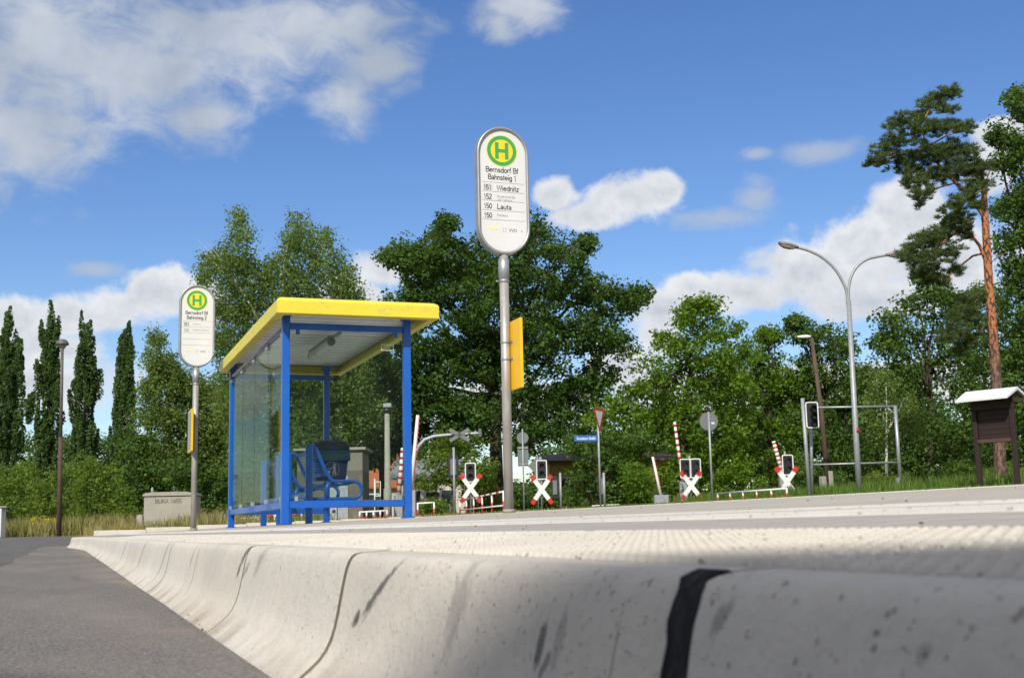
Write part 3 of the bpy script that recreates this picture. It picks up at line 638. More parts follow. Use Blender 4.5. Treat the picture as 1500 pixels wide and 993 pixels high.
def bin_():
    p=Vector((3.50,17.30,plat(3.5)))
    B=empty('litter_bin',p,0,'blue litter bin with teal band and two hooded openings on the shelter rear post','litter bin')
    zb=.90-p.z; mb=MB()
    def rr(hx,hy,z,r=.06,n=4):
        out=[]
        for (sx,sy,a0) in ((1,1,0),(-1,1,PI/2),(-1,-1,PI),(1,-1,1.5*PI)):
            for k in range(n+1): a=a0+PI/2*k/n; out.append((sx*(hx-r)+r*math.cos(a),sy*(hy-r)+r*math.sin(a),z))
        return out
    def loft(levels,capb=True,capt=True):
        m_=MB(); n=len(rr(.1,.1,0)); vs=[]
        for hx,hy,z,yo in levels: vs+=[(x,y+yo,zz) for x,y,zz in rr(hx,hy,z)]
        fs=[(i*n+k,i*n+(k+1)%n,(i+1)*n+(k+1)%n,(i+1)*n+k) for i in range(len(levels)-1) for k in range(n)]
        if capb: fs.append(tuple(range(n))[::-1])
        if capt: fs.append(tuple((len(levels)-1)*n+k for k in range(n)))
        return m_.add(vs,fs,True)
    db=mat('dark_blue_plastic',(.012,.045,.16),(.01,.035,.13),.4)
    body=loft([(.205,.15,zb,0),(.215,.16,zb+.02,0),(.245,.19,zb+.30,0)]).build('body',db,B)
    loft([(.262,.205,zb+.27,0),(.268,.21,zb+.28,0),(.272,.215,zb+.42,0)]).build('band',mat('teal_plastic',(.012,.10,.13),(.01,.08,.11),.4),B)
    hood=loft([(.262,.205,zb+.42,0),(.26,.2,zb+.46,0),(.235,.17,zb+.53,0),(.17,.12,zb+.56,0)]).build('hood',db,B)
    for s in (-1,1):
        m_=MB(); m_.prism([(s*.03,zb+.44),(s*.235,zb+.44),(s*.22,zb+.49),(s*.18,zb+.535),(s*.05,zb+.545)],-.212,-.19); m_.build('opening',M['black'],hood)
    # round pictogram on the body
    cz=zb+.155; yf=-.183
    MB().ring([(x,z+cz) for x,z in circ(.105)],[(x,z+cz) for x,z in circ(.097)],yf-.006,yf).build('pictogram_ring',M['greyink'],body)
    m_=MB(); m_.prism([(x+.035,z+cz+.06) for x,z in circ(.017,16)],yf-.005,yf); m_.prism([(.02,cz+.04),(.055,cz+.035),(.05,cz-.02),(.065,cz-.085),(.045,cz-.085),(.035,cz-.03),(.02,cz-.08),(.002,cz-.08),(.018,cz-.01)],yf-.005,yf)
    m_.prism([(.02,cz+.03),(-.03,cz-.01),(-.035,cz),(.018,cz+.042)],yf-.0045,yf); m_.prism([(-.07,cz-.02),(-.025,cz-.02),(-.032,cz-.085),(-.062,cz-.085)],yf-.005,yf); m_.prism([(-.05,cz+.01),(-.04,cz+.01),(-.038,cz+.02),(-.052,cz+.02)],yf-.005,yf)
    m_.build('pictogram',mat('pictogram_white',(.5,.52,.55),None,.5),body)
    MB().tube([(0,0,zb+.55),(.02,-.02,zb+.60),(.05,-.03,zb+.65)],.006,6).build('bracket',M['galv_light'],B)
    MB().box((.05,.25,zb+.2),(.06,.12,.5)).build('mount',M['blue'],B)
bin_()

# ------------------------------------------------------------------ bus stop signs
def bus_stop(base,H,rows,plat_no,label,case_side,caseZ):
    S=empty('bus_stop_sign',base,0,label,'bus stop sign','bus stop signs on the platform')
    hw,hh=.247,.592; zc=H-hh; r=.041
    MB().tube([(0,0,0),(0,0,H-2*hh+.01)],r,20).build('pole',M['pole'],S)
    MB().lathe([(.0,.03),(r+.012,.03),(r+.014,.0),(0,0)],20,(0,0,0)).build('foot_collar',M['concrete'],S)
    MB().lathe([(r,0),(r+.008,.005),(r+.008,.18),(r,.185)],20,(0,0,H-2*hh-.22)).build('socket',M['galv'],S)
    m_=MB(); m_.tube([(-r-.035,0,H-2*hh-.24),(-r-.01,0,H-2*hh-.24)],.008,8); m_.lathe([(r,0),(r+.006,.002),(r+.006,.02),(r,.022)],20,(0,0,H-2*hh-.25)); m_.build('clamp',M['galv'],S)
    out=stadium(hw,hh,20); inn=stadium(hw-.026,hh-.026,20)
    fr=MB().ring([(x,z+zc) for x,z in out],[(x,z+zc) for x,z in inn],-.035,.035)
    # rounded front lips
    for y in (-.035,.035):
        pts=[(x*(hw-.012)/hw,y,z*(hh-.012)/hh+zc) for x,z in out]; fr.tube(pts+[pts[0]],.0135,8,cap=False)
    fr.build('frame',mat('frame_aluminium',(.42,.42,.43),(.34,.34,.35),.4,.6,scale=6),S)
    pin=stadium(hw-.024,hh-.024,20)
    P=MB().prism([(x,z+zc) for x,z in pin],-.026,.026).build('panel',M['signwhite'],S)
    U=lambda x:(x-279)*.00148; V=lambda y:zc+(506-y)*.00139
    ex,ez=U(275),V(240); y0=-.0265
    def disc(r_,ya,name,mt,ri=None):
        if ri: MB().ring([(a+ex,b+ez) for a,b in circ(r_,48)],[(a+ex,b+ez) for a,b in circ(ri,48)],ya,-.026).build(name,mt,P)
        else: MB().prism([(a+ex,b+ez) for a,b in circ(r_,48)],ya,-.0262).build(name,mt,P)
    disc(.148,-.0275,'emblem_disc',M['signyellow']); 
    MB().ring([(a+ex,b+ez) for a,b in circ(.140,48)],[(a+ex,b+ez) for a,b in circ(.107,48)],-.0290,-.0272).build('emblem_ring',M['green'],P)
    hb=MB(); hb.box((ex-.047,-.0282,ez),(.034,.002,.155)); hb.box((ex+.047,-.0282,ez),(.034,.002,.155)); hb.box((ex,-.0283,ez),(.062,.0018,.032)); hb.build('emblem_letter',M['green'],P)
    ls=MB()
    for y in (455,517,578,642,704): ls.box((U(279),-.0268,V(y)),(.405,.0012,.0028))
    ls.build('rule_lines',M['greyink'],P)
    yw=-.0272
    write('lettering','Bernsdorf Bf',.052,U(275),V(388),yw,M['ink'],P,'CENTER',1.08); write('lettering','Bahnsteig '+plat_no,.052,U(275),V(438),yw,M['ink'],P,'CENTER',1.02)
    for (num,dest,small,yy,fade) in rows:
        write('lettering',num,.050,U(152),V(yy),yw,M['greyink'] if fade else M['ink'],P,'LEFT',.98)
        if dest and not small: write('lettering',dest,.050,U(238),V(yy),yw,M['ink'],P,'LEFT',1.12)
        elif dest:
            for k,dn in enumerate(dest.split('|')): write('lettering',dn,.026 if k==0 else .018,U(237 if k==0 else 240),V(yy-14+(20 if k else 0)),yw,M['greyink'],P,'LEFT',1.15,.09)
    write('lettering','VVO',.030,U(310),V(780),yw,mat('dim_ink',(.15,.15,.15),None,.5),P,'LEFT',1.25,.15); write('lettering','+',.032,U(388),V(780),yw,M['greyink'],P,'LEFT',1,.2)
    MB().box((U(182),-.0264,V(487)),(.085,.0006,.058)).build('faded_number_patch',mat('patch_grey',(.62,.62,.61),None,.5),P)
    MB().box((U(210),-.0266,V(760)),(.11,.001,.030)).build('faded_logo',M['paleyellow'],P)
    m_=MB(); cx_,cz_=U(283),V(770)
    for a in range(6): m_.prism([(q[0]+cx_+.018*math.cos(a*PI/3),q[1]+cz_+.018*math.sin(a*PI/3)) for q in circ(.0045,8)],-.0272,-.026)
    m_.build('faded_rosette',M['greyink'],P)
    # timetable case on the pole, its plane along the kerb
    cz0,cz1=caseZ
    cs=case_side
    if cs>0:
        c=MB().box((r+.014,-.02,(cz0+cz1)/2),(.026,.50,cz1-cz0),bev=.004).build('timetable_case',M['orange'],S)
        MB().box((r+.0295,-.02,(cz0+cz1)/2),(.004,.45,cz1-cz0-.06)).build('timetable_sheet',M['signwhite'],c)
        for z in (cz0+.22*(cz1-cz0)+.13,cz0+.55*(cz1-cz0)+.08):
            m_=MB(); m_.lathe([(r,0),(r+.004,.001),(r+.004,.022),(r,.023)],20,(0,0,z)); m_.box((r+.012,-.055,z+.012),(.03,.05,.03),bev=.004); m_.tube([(r+.01,-.09,z+.012),(r+.01,-.03,z+.012)],.007,8); m_.build('clamp',M['galv'],S)
    else:
        c=MB().box((-r-.022,-.02,(cz0+cz1)/2),(.03,.50,cz1-cz0),bev=.004).build('timetable_case',M['orange'],S)
        MB().box((-r-.039,-.02,(cz0+cz1)/2),(.004,.43,cz1-cz0-.07)).build('timetable_sheet',mat('timetable_print',(.30,.27,.20),(.20,.18,.14),.3,scale=14,stretch=(1,1,2)),c)
        for z in (cz0+.1,cz1-.12):
            m_=MB(); m_.lathe([(r,0),(r+.004,.001),(r+.004,.022),(r,.023)],20,(0,0,z)); m_.build('clamp',M['galv'],S)
CZ=lambda t,y:aty(748,y,t).z-plat(3.635)
b1=Vector((3.635,10.17,plat(3.635)))
bus_stop(b1,3.472,[('151','Wiednitz',False,509,False),('152','Hoyerswerda|über Weißkollm',True,570,False),('150','Lauta',False,633,False),('150','Kamenz',True,695,False)],'1',
   'tall bus stop sign for platform 1 with plain yellow case back on its pole',1,(CZ(10.17,572),CZ(10.17,472)))
bus_stop(Vector((1.69,17.8,plat(1.69))),3.472,[('151','Hoyersw',True,509,False),('150','Wiednitz Kamenz',True,570,True)],'2',
   'far bus stop sign for platform 2 with yellow framed timetable beside the cabinet',-1,(aty(282,662,17.8).z-plat(1.69),aty(282,601,17.8).z-plat(1.69)))

# ------------------------------------------------------------------ railway crossing furniture
def face(rz): return rz
CAMYAW=-TH
def st_andrew(px,py,Z,label,sig,ys,yc,ry=0):
    """St Andrew's cross on a mast with light signal heads; local -y faces the viewer"""
    b=gp(px,py,Z); S=empty('crossing_signal',b,-TH*.9+ry,label,'crossing signal','railway crossing signals with red and white crosses')
    HS=atZ(px,ys,Z).z-b.z; HC=atZ(px,yc,Z).z-b.z
    MB().tube([(0,0,0),(0,0,HS+.6)],.045,10).build('mast',M['galv_light'],S)
    for s in (-1,1):
        rot=Matrix.Rotation(s*R_(36),3,'Y')
        arm=MB().box((0,-.135-(.009 if s>0 else 0),HC),(.20,.008,1.08),rot).build('cross_arm',M['white'],S)
        for e in (-1,1):
            c=rot@Vector((0,0,e*.665)); MB().box((c.x,-.135-(.009 if s>0 else 0),HC+c.z),(.20,.008,.25),rot).build('red_tip',M['red'],arm)
    for dx in sig:
        h=MB().prism([(dx+a,HS+b_) for a,b_ in rrect(.25,.45,.07)],-.11,-.09)
        bd=h.build('signal_board',M['black'],S)
        MB().ring([(dx+a,HS+b_) for a,b_ in rrect(.25,.45,.07)],[(dx+a,HS+b_) for a,b_ in rrect(.205,.405,.045)],-.122,-.111).build('white_border',M['white'],bd)
        for dz in (.19,-.17):
            m_=MB().lathe([(.11,0),(.11,.16)],16); m_.v=[(dx+x,-.11-z,HS+dz+y) for x,y,z in m_.v]; m_.f=[f for i,f in enumerate(m_.f) if m_.v[f[0]][2]+m_.v[f[1]][2]>2*(HS+dz)-.06]; m_.sm=[True]*len(m_.f); m_.build('visor',M['black'],bd)
            m_=MB().prism([(dx+a,HS+dz+b_) for a,b_ in circ(.095,18)],-.118,-.111); m_.build('lens',M['darkglass'],bd)
    return S
def rrect(hx,hz,r,n=4):
    out=[]
    for (sx,sz,a0) in ((1,1,0),(-1,1,PI/2),(-1,-1,PI),(1,-1,1.5*PI)):
        for k in range(n+1): a=a0+PI/2*k/n; out.append((sx*(hx-r)+r*math.cos(a),sz*(hz-r)+r*math.sin(a)))
    return out
st_andrew(690,748,57,'crossing signal with cross left of the thick sign pole behind the red and white railing',[0],692,715)
st_andrew(794,745,57,'crossing signal with red and white cross in front of the diamond shaped grey sign back',[0.02],688,717)
st_andrew(1013,738,57,'crossing signal with two light heads above its red and white cross',[-.24,.24],686,711)
st_andrew(1153,727,54,'crossing signal with red and white cross at the right end of the white railing',[.08],681,706)

def barrier(bx,by,Z,tx,ty,label,stripes,rad=.055,base=True,redfirst=True,edge=False,hb=1.1):
    b=gp(bx,by,Z); top=atZ(tx,ty,Z)-b
    S=empty('crossing_barrier',b,0,label,'barrier','raised railway crossing barriers')
    if base:
        MB().box((0,0,hb/2),(.42 if hb>1 else .6,.36,hb),Matrix.Rotation(-TH,3,'Z'),bev=.03).build('drive_box',M['galv'],S)
        MB().box((0,0,.03),(.6,.5,.06),Matrix.Rotation(-TH,3,'Z'),bev=.01).build('base_plate',M['concrete'],S)
        a=Vector((0,0,hb-.1))
    else: a=Vector((0,0,.1))
    n=stripes
    arm=MB().tube([a,top],[rad*1.15,rad*.9],8).build('arm',M['white'],S)
    d=(top-a)
    for k in range(n):
        f0=(k*2+(1 if redfirst else 0)+.5)/(2*n+1); f1=f0+ (.8/(2*n+1))
        if f1>1: f1=1
        p0=a+d*f0; p1=a+d*f1; r0=rad*1.15+(rad*-.25)*f0+.004; r1=rad*1.15-rad*.25*f1+.004
        if edge: # arm seen nearly edge on: the red bands show only along one side as small hanging plates
            q=p0+Vector(RR)*(rad*1.0); MB().box(q,(rad*.9,rad*1.2,(p1-p0).length),Matrix.Rotation(-TH,3,'Z')).build('red_band',M['red'],arm)
        else: MB().tube([p0,p1],[r0,r1],8).build('red_band',M['red'],arm)
    return S
barrier(602,752,50,612,608,'raised barrier arm mostly white with red along one edge, right of the blue shelter post',16,.075,True,edge=True)
barrier(584,752,58,590,656,'raised red and white barrier arm seen through the shelter glass left of its front post',7,.10,True)
barrier(969,741,50,956,669,'short white barrier arm with small dark marks, leaning left',10,.055,True,edge=True,hb=.4)
barrier(1002,741,61,988,618,'tall raised red and white barrier arm beside the double headed crossing signal',9,.08,True)
barrier(1149,728,56,1133,646,'raised red and white barrier arm left of the rightmost cross',8,.09,True)
barrier(1128,729,75,1127,640,'thin raised barrier arm half hidden in leaves behind the white railing',9,.05,True)

def railing(x0,y0,x1,y1,Z,h,n,label,cols,lower=False,Z1=None):
    a=gp(x0,y0,Z); b=gp(x1,y1,Z1 or Z); d=b-a
    S=empty('railing',a,0,label,'railing','low tubular railings by the crossing')
    top0=Vector((0,0,h)); rail_=MB().tube([(0,0,h),(d.x,d.y,d.z+h)],.03,8).build('top_rail',M[cols[0]],S)
    if lower: MB().tube([(0,0,h*.35),(d.x,d.y,d.z+h*.35)],.025,8).build('lower_rail',M[cols[0]],S)
    for k in range(n):
        q=d*(k/(n-1)); pst=MB().tube([(q.x,q.y,q.z),(q.x,q.y,q.z+h+.02)],.03,8).build('post',M[cols[0]],S)
        MB().tube([(q.x,q.y,q.z+.02),(q.x,q.y,q.z+h*.55)],.034,8).build('red_band',M['red'],pst)
    m=max(3,int(d.length/.9))
    for k in range(m):
        if k%2==cols[1]:
            p0=d*((k+.1)/m); p1=d*((k+.9)/m); MB().tube([(p0.x,p0.y,p0.z+h),(p1.x,p1.y,p1.z+h)],.034,8).build('red_band',M['red'],rail_)
railing(674,754,738,750,52,.62,6,'low red and white railing running up to the thick sign pole',('white',1),True,Z1=36)
railing(300,772,378,768,40,.26,3,'low red and white railing between the far sign pole and the shelter',('white',1))
railing(383,768,442,765,40,.30,4,'low red and white railing seen under the shelter beam between its posts',('white',0))
railing(527,762,567,760,44,.30,5,'small white hoop railing under the shelter front beam',('white',9))
railing(612,757,636,753,44,.50,2,'short white hoop railing right of the shelter post',('white',9))
railing(868,744,906,743,48,.10,2,'very low rusty white rail at the foot of the give way sign',('white',9))
railing(1052,737,1153,728,44,.30,6,'long low white railing left of the rightmost cross',('white',9),Z1=38)

# cantilever mast with St Andrew's cross seen from behind
def cantilever():
    Z=52; b=gp(603,752,Z); S=empty('cantilever_mast',b,0,'curved grey cantilever mast carrying a diagonal cross seen from behind','mast')
    pts=[(603,752),(604,700),(606,672),(612,655),(622,644),(636,639),(655,637),(680,636),(704,634)]
    P=[atZ(x,y,Z)-b for x,y in pts]; P[0]=Vector((P[0].x,P[0].y,0))
    Q=[]
    for i in range(len(P)-1):
        for k in range(4): Q.append(P[i].lerp(P[i+1],k/4))
    Q.append(P[-1]); MB().tube(Q,[.10-.04*i/len(Q) for i in range(len(Q))],10).build('arm',M['galv_light'],S)
    c=atZ(673,637,Z-.3)-b
    for s in (-1,1): MB().box(c,(.95,.03,.15),Matrix.Rotation(-TH,3,'Z')@Matrix.Rotation(s*R_(30),3,'Y')).build('cross_arm',M['grey'],S)
    e=atZ(703,634,Z)-b; MB().box(e,(.12,.12,.35),bev=.02).build('end_fitting',M['grey'],S)
cantilever()
def sig_back(px,y0,y1,Z,hb,label,side=1,r=.05,board=None):
    b=gp(px,y1,Z); top=atZ(px,y0,Z).z-b.z
    S=empty('signal_mast',b,-TH,label,'signal mast','signal masts seen from behind')
    MB().tube([(0,0,0),(0,0,top)],r,10).build('mast',M['galv_light'],S)
    if board:
        x,y,w,h=board; c=atZ(x,y,Z).z-b.z; dx=(x-px)*Z/FPX
        bd=MB().prism([(dx+a,c+q) for a,q in rrect(w*Z/FPX/2,h*Z/FPX/2,.06)],-.06+.12,.10).build('signal_board',M['black'],S)
        MB().box((dx,.03,c),(w*Z/FPX*.6,.06,h*Z/FPX*.7),bev=.02).build('housing',M['grey'],bd)
    return S
sig_back(666,655,755,50,0,'grey signal mast with dark signal head seen from behind, below the diagonal cross',board=(665,684,15,34))
sig_back(822,692,747,52,0,'short grey mast beside a dark signal back, right of the cross with diamond sign',board=(814,714,11,30))
sig_back(886,692,745,46,0,'short grey mast just right of the give way sign pole',board=(882,712,9,34))

def plain_signs():
    # round + rectangular sign backs on a thin pole
    Z=44; b=gp(768,750,Z); S=empty('road_sign',b,-TH,'thin pole with round and rectangular grey sign backs right of the thick sign pole','road sign','traffic signs seen from behind')
    zz=lambda y:atZ(768,y,Z).z-b.z
    MB().tube([(0,0,0),(0,0,zz(628))],.03,10).build('pole',M['galv_light'],S)
    MB().prism([(a,zz(641)+q) for a,q in circ(.21,28)],.03,.036).build('round_plate',M['grey'],S)
    m_=MB().box((0,.034,zz(668)),(.38,.006,.70)).build('rectangular_plate',M['grey'],S)
    for y in (656,680): MB().box((0,.0,zz(y)),(.36,.03,.03)).build('bracket',M['galv'],m_)
    # diamond back behind the second cross
    Z=60; b=gp(789,748,Z); S=empty('road_sign',b,-TH,'diamond shaped grey sign back behind a crossing signal','road sign','traffic signs seen from behind')
    zz2=atZ(789,682,Z).z-b.z
    MB().tube([(0,0,0),(0,0,zz2+.5)],.035,10).build('pole',M['galv_light'],S)
    MB().prism([(0,zz2+.47),(.47,zz2),(0,zz2-.47),(-.47,zz2)],.036,.044).build('diamond_plate',M['grey'],S)
    MB().prism([(0+a,zz2-.62+q) for a,q in circ(.26,24)],.05,.056).build('round_plate',M['grey'],S)
    # round back alone
    Z=40; b=gp(1044,736,Z); S=empty('road_sign',b,-TH,'single round grey sign back on a tall thin pole','road sign','traffic signs seen from behind')
    h=atZ(1038,603,Z).z-b.z
    MB().tube([(0,0,0),(0,0,h)],.036,12).build('pole',M['galv_light'],S)
    pl=MB().prism([(a,h-.31+q) for a,q in circ(.30,36)],.038,.045).build('round_plate',M['grey'],S)
    MB().box((.13,.036,h-.37),(.10,.003,.06)).build('sticker',M['signwhite'],pl)
    # give way sign with street name
    Z=40; b=gp(880,743,Z); S=empty('road_sign',b,0,'narrow seen give way sign above a blue street name sign','road sign')
    h=atZ(874,598,Z).z-b.z; rz=-TH+R_(62)
    MB().tube([(0,0,0),(0,0,h-.02)],.036,12).build('pole',M['galv_light'],S)
    g=MB(); rot=Matrix.Rotation(rz,3,'Z')
    def tri(s,y,cz=0): return [(-.46*s,cz+.27*s),(.46*s,cz+.27*s),(0,cz-.53*s)]
    def place(m_): m_.v=[tuple(rot@Vector(v)) for v in m_.v]; return m_
    zc=h-.27
    pl=place(MB().prism(tri(1,0,zc),-.05,-.042)).build('triangle_plate',M['red'],S)
    place(MB().prism(tri(.66,0,zc),-.055,-.0505)).build('white_field',M['signwhite'],pl)
    nb=MB(); zs=atZ(857,642,Z).z-b.z; rn=Matrix.Rotation(-TH,3,'Z')
    nb.box((-.40,-.045,zs),(.76,.012,.19)); nb.v=[tuple(rn@Vector(v)) for v in nb.v]; nbo=nb.build('street_name_plate',M['signblue'],S)
    t=write('lettering','Dresdener Straße',.085,0,-.042,0,M['signwhite'],nbo,'CENTER',.92,.15); t.location=rn@Vector((-.40,-.0525,zs)); t.rotation_euler=(0,0,-TH)
    # white hollow frame sign
    Z=48; b=gp(549,760,Z); S=empty('frame_sign',b,-TH,'small hollow white frame on a thin post seen through the shelter front glass','frame sign')
    hz=lambda y:atZ(549,y,Z).z-b.z
    MB().tube([(0,0,0),(0,0,hz(701))],.025,8).build('post',M['white'],S)
    o_=[(.01,hz(727)),(.24,hz(727)),(.24,hz(705)),(.01,hz(705))]; i_=[(.04,hz(727)+.03),(.21,hz(727)+.03),(.21,hz(705)-.03),(.04,hz(705)-.03)]
    MB().ring(o_,i_,-.04,.0).build('frame',M['white'],S)
plain_signs()

# lamp posts ----------------------------------------------------------
def lamps():
    Z=39; b=gp(1259,723,Z); S=empty('street_lamp',b,0,'tall grey double armed street lamp rising behind the metal frame','street lamp')
    W=lambda x,y,dz=0:atZ(x,y,Z+dz)-b
    top=W(1243,440)
    MB().tube([(0,0,0),W(1254,640),top],[.105,.09,.075],16).build('pole',M['galv_light'],S)
    MB().tube([W(1254.2,634),W(1254,627)],.092,14).build('red_tape',M['red'],S)
    def sm(pts,n=6):
        P=[W(*p) for p in pts]; out=[]
        for i in range(len(P)-1):
            p0=P[max(i-1,0)];p1=P[i];p2=P[i+1];p3=P[min(i+2,len(P)-1)]
            for k in range(n):
                t=k/n; out.append(.5*((2*p1)+(-p0+p2)*t+(2*p0-5*p1+4*p2-p3)*t*t+(-p0+3*p1-3*p2+p3)*t*t*t))
        return out+[P[-1]]
    pl=sm([(1241.5,445),(1240,428),(1234,412),(1222,393),(1204,377),(1184,367),(1170,363)]); MB().tube(pl,.048,10).build('arm',M['galv_light'],S)
    pr=sm([(1244,445),(1243,425),(1247,405),(1256,390),(1270,380),(1285,376),(1297,374)]); MB().tube(pr,.045,10).build('arm',M['galv_light'],S)
    def head(c,d,sc):
        d=d.normalized(); z=Vector((0,0,1)); s=d.cross(z).normalized(); u=s.cross(d)
        prof=[(0,.05,.05),(.12,.09,.075),(.3,.15,.085),(.5,.16,.085),(.68,.12,.07),(.74,.04,.04)]
        vs=[];n=12
        for x,w,h in prof:
            for k in range(n):
                a=2*PI*k/n; hh_=h*(1 if math.sin(a)>0 else .9); vs.append(tuple(c+d*x*sc+s*math.cos(a)*w*sc+u*math.sin(a)*hh_*sc))
        m_=MB(); m_.add(vs,[(i*n+k,i*n+(k+1)%n,(i+1)*n+(k+1)%n,(i+1)*n+k) for i in range(len(prof)-1) for k in range(n)]+[tuple(range(n))[::-1],tuple((len(prof)-1)*n+k for k in range(n))],True)
        hd=m_.build('lamp_head',mat('lamp_housing',(.22,.19,.16),(.17,.15,.13),.5,.2),S)
        vs=[]; pr2=[(.14,.07,.0),(.3,.13,.055),(.5,.14,.06),(.66,.10,.0)]
        m_=MB(); n2=7
        for x,w,h in pr2:
            for k in range(n2):
                a=PI+PI*k/(n2-1); vs.append(tuple(c+d*x*sc+s*math.cos(a)*w*sc-u*(.05*sc)+u*math.sin(a)*(h+.035)*sc))
        m_.add(vs,[(i*n2+k,i*n2+k+1,(i+1)*n2+k+1,(i+1)*n2+k) for i in range(3) for k in range(n2-1)],True); m_.build('lamp_cover',mat('lamp_diffuser',(.45,.42,.36),None,.3),hd)
    head(pl[-1],pl[-1]-pl[-4],.92); head(pr[-1],pr[-1]-pr[-4],.82)
    # dome lamp on rusty post
    Z=41; b=gp(87,758,Z); S=empty('street_lamp',b,0,'dome topped lamp on a slim rusty post among the poplars','street lamp')
    h=atZ(92,497,Z).z-b.z; tp=atZ(91.5,500,Z)-b
    MB().tube([(0,0,0),tp*.5,tp*.5+Vector((0,0,.01))],[.085,.075,.06],10).build('lower_post',M['rust'],S)
    MB().tube([tp*.5,tp*.96],[.06,.05],10).build('upper_post',mat('brown_grey_steel',(.13,.11,.10),(.09,.08,.075),.6),S)
    MB().lathe([(.05,0),(.08,.06),(.06,.12),(.09,.16),(.07,.25)],12,(tp.x,tp.y,tp.z*.955)).build('collar',M['galv'],S)
    MB().lathe([(0,.20),(.09,.185),(.16,.14),(.205,.06),(.215,.0),(.18,-.01),(.0,-.02)],20,(tp.x,tp.y,tp.z-.12)).build('dome',mat('dome_cap',(.12,.12,.12),(.09,.09,.09),.4),S)
    MB().lathe([(.0,-.12),(.09,-.11),(.14,-.03),(.15,-.012),(0,-.012)],18,(tp.x,tp.y,tp.z-.12)).build('lamp_bowl',mat('lamp_bowl',(.35,.35,.33),None,.25),S)
    # old wooden pole with lamp
    Z=47; b=gp(1213,722,Z); S=empty('street_lamp',b,0,'weathered wooden pole with single lamp arm on a concrete footing','street lamp')
    W=lambda x,y:atZ(x,y,Z)-b
    MB().tube([W(1213,712),W(1203,600),W(1189,495)],[.105,.09,.07],10).build('pole',M['oldwood'],S)
    MB().box((.10,0,.45),(.20,.25,1.0),bev=.02).build('footing',M['concrete'],S); MB().box((-.20,.0,.35),(.18,.25,.8),bev=.02).build('footing',M['concrete'],S)
    MB().tube([W(1191,505),W(1190,497),W(1186,494),W(1180,493.5)],.035,8).build('arm',M['rust'],S)
    a=W(1182,493); m_=MB().lathe([(.0,.32),(.06,.30),(.10,.15),(.09,-.1),(.05,-.28),(0,-.3)],12); ax=-Vector(R0)
    m_.v=[tuple(a+ax*(.12-z_*.9)+Vector(F)*y_+Vector((0,0,1))*x_*.7) for x_,y_,z_ in m_.v]; m_.build('lamp_head',M['signwhite'],S)
    # concrete mast with a box lamp at its top seen through the shelter
    Z=50; b=gp(568,760,Z); S=empty('concrete_mast',b,-TH,'plain concrete mast topped by a small grey box, seen through the shelter glass','mast')
    h=atZ(568,604,Z).z-b.z
    MB().tube([(0,0,0),(0,0,1.2),(0,0,1.25),(0,0,h)],[.17,.16,.125,.10],12).build('mast',M['concrete'],S)
    MB().lathe([(.14,0),(.17,.05),(.17,.16),(.12,.2)],12,(0,0,h-.02)).build('collar',M['black'],S); MB().box((.02,0,h+.28),(.34,.3,.17),bev=.02).build('lamp_box',M['galv_light'],S)
    # two more small lamp heads at the far side
    for (bx,by,lx,ly,tx,ty,Z,lab) in ((500,760,519,640,510,642,80,'distant slim street lamp with white head above the litter bin'),(806,745,806,672,821,664,90,'distant slim street lamp with white head beyond the diamond sign')):
        b=gp(bx,by,Z); S=empty('street_lamp',b,0,lab,'street lamp'); W=lambda x,y:atZ(x,y,Z)-b
        MB().tube([(0,0,0),W(bx,ty+6),W(tx,ty)],[.07,.05,.04],8).build('pole',M['galv_light'],S)
        MB().tube([W(tx,ty),W(tx+ (10 if tx>800 else 8),ty-3)],[.07,.10],8).build('lamp_head',M['signwhite'],S)
lamps()

# bare metal frame and large signal ----------------------------------------------------------
def metal_frame():
    Z=39; b=gp(1190,726,Z); S=empty('metal_frame',b,0,'empty grey steel billboard frame on two posts around the lamp post','frame')
    W=lambda x,y:atZ(x,y,Z)-b; m=M['galv']
    b2_=gp(1320,719,Z)-b
    MB().tube([(0,0,0),W(1187,595)],.05,10).build('post',m,S); MB().tube([b2_,W(1311,594)],.06,10).build('post',m,S)
    MB().tube([W(1187,597),W(1312,595)],.035,8).build('crossbar',m,S); MB().tube([W(1189,680.5),W(1317,677)],.03,8).build('crossbar',m,S)
    MB().tube([W(1300,597),W(1311.5,607)],.02,6).build('brace',m,S); MB().tube([W(1187,608),W(1198,597)],.02,6).build('brace',m,S)
    MB().box(W(1317,708)+Vector((0,0,0)),(.16,.1,.34),bev=.01).build('bracket_box',M['galv_light'],S)
    Z=38.4; b=gp(1186,726,Z); S=empty('traffic_light',b,-TH,'large dark traffic light with white border mounted at the left post of the steel frame','traffic light')
    zz=lambda y:atZ(1190,y,Z).z-b.z; h=zz(583)
    MB().tube([(0,0,0),(-.05,0,h)],.06,12).build('mast',M['galv_light'],S)
    cz=zz(608); dx=.20
    bd=MB().prism([(dx+a,cz+q) for a,q in rrect(.20,.41,.07)],-.10,-.07).build('signal_board',M['black'],S)
    MB().ring([(dx+a,cz+q) for a,q in rrect(.20,.41,.07)],[(dx+a,cz+q) for a,q in rrect(.168,.378,.045)],-.112,-.101).build('white_border',M['white'],bd)
    for dz in (.2,-.03,-.24):
        m_=MB().lathe([(.095,0),(.095,.16)],16); m_.v=[(dx+.03+x,-.10-z,cz+dz+y) for x,y,z in m_.v]; m_.build('visor',M['black'],bd)
metal_frame()

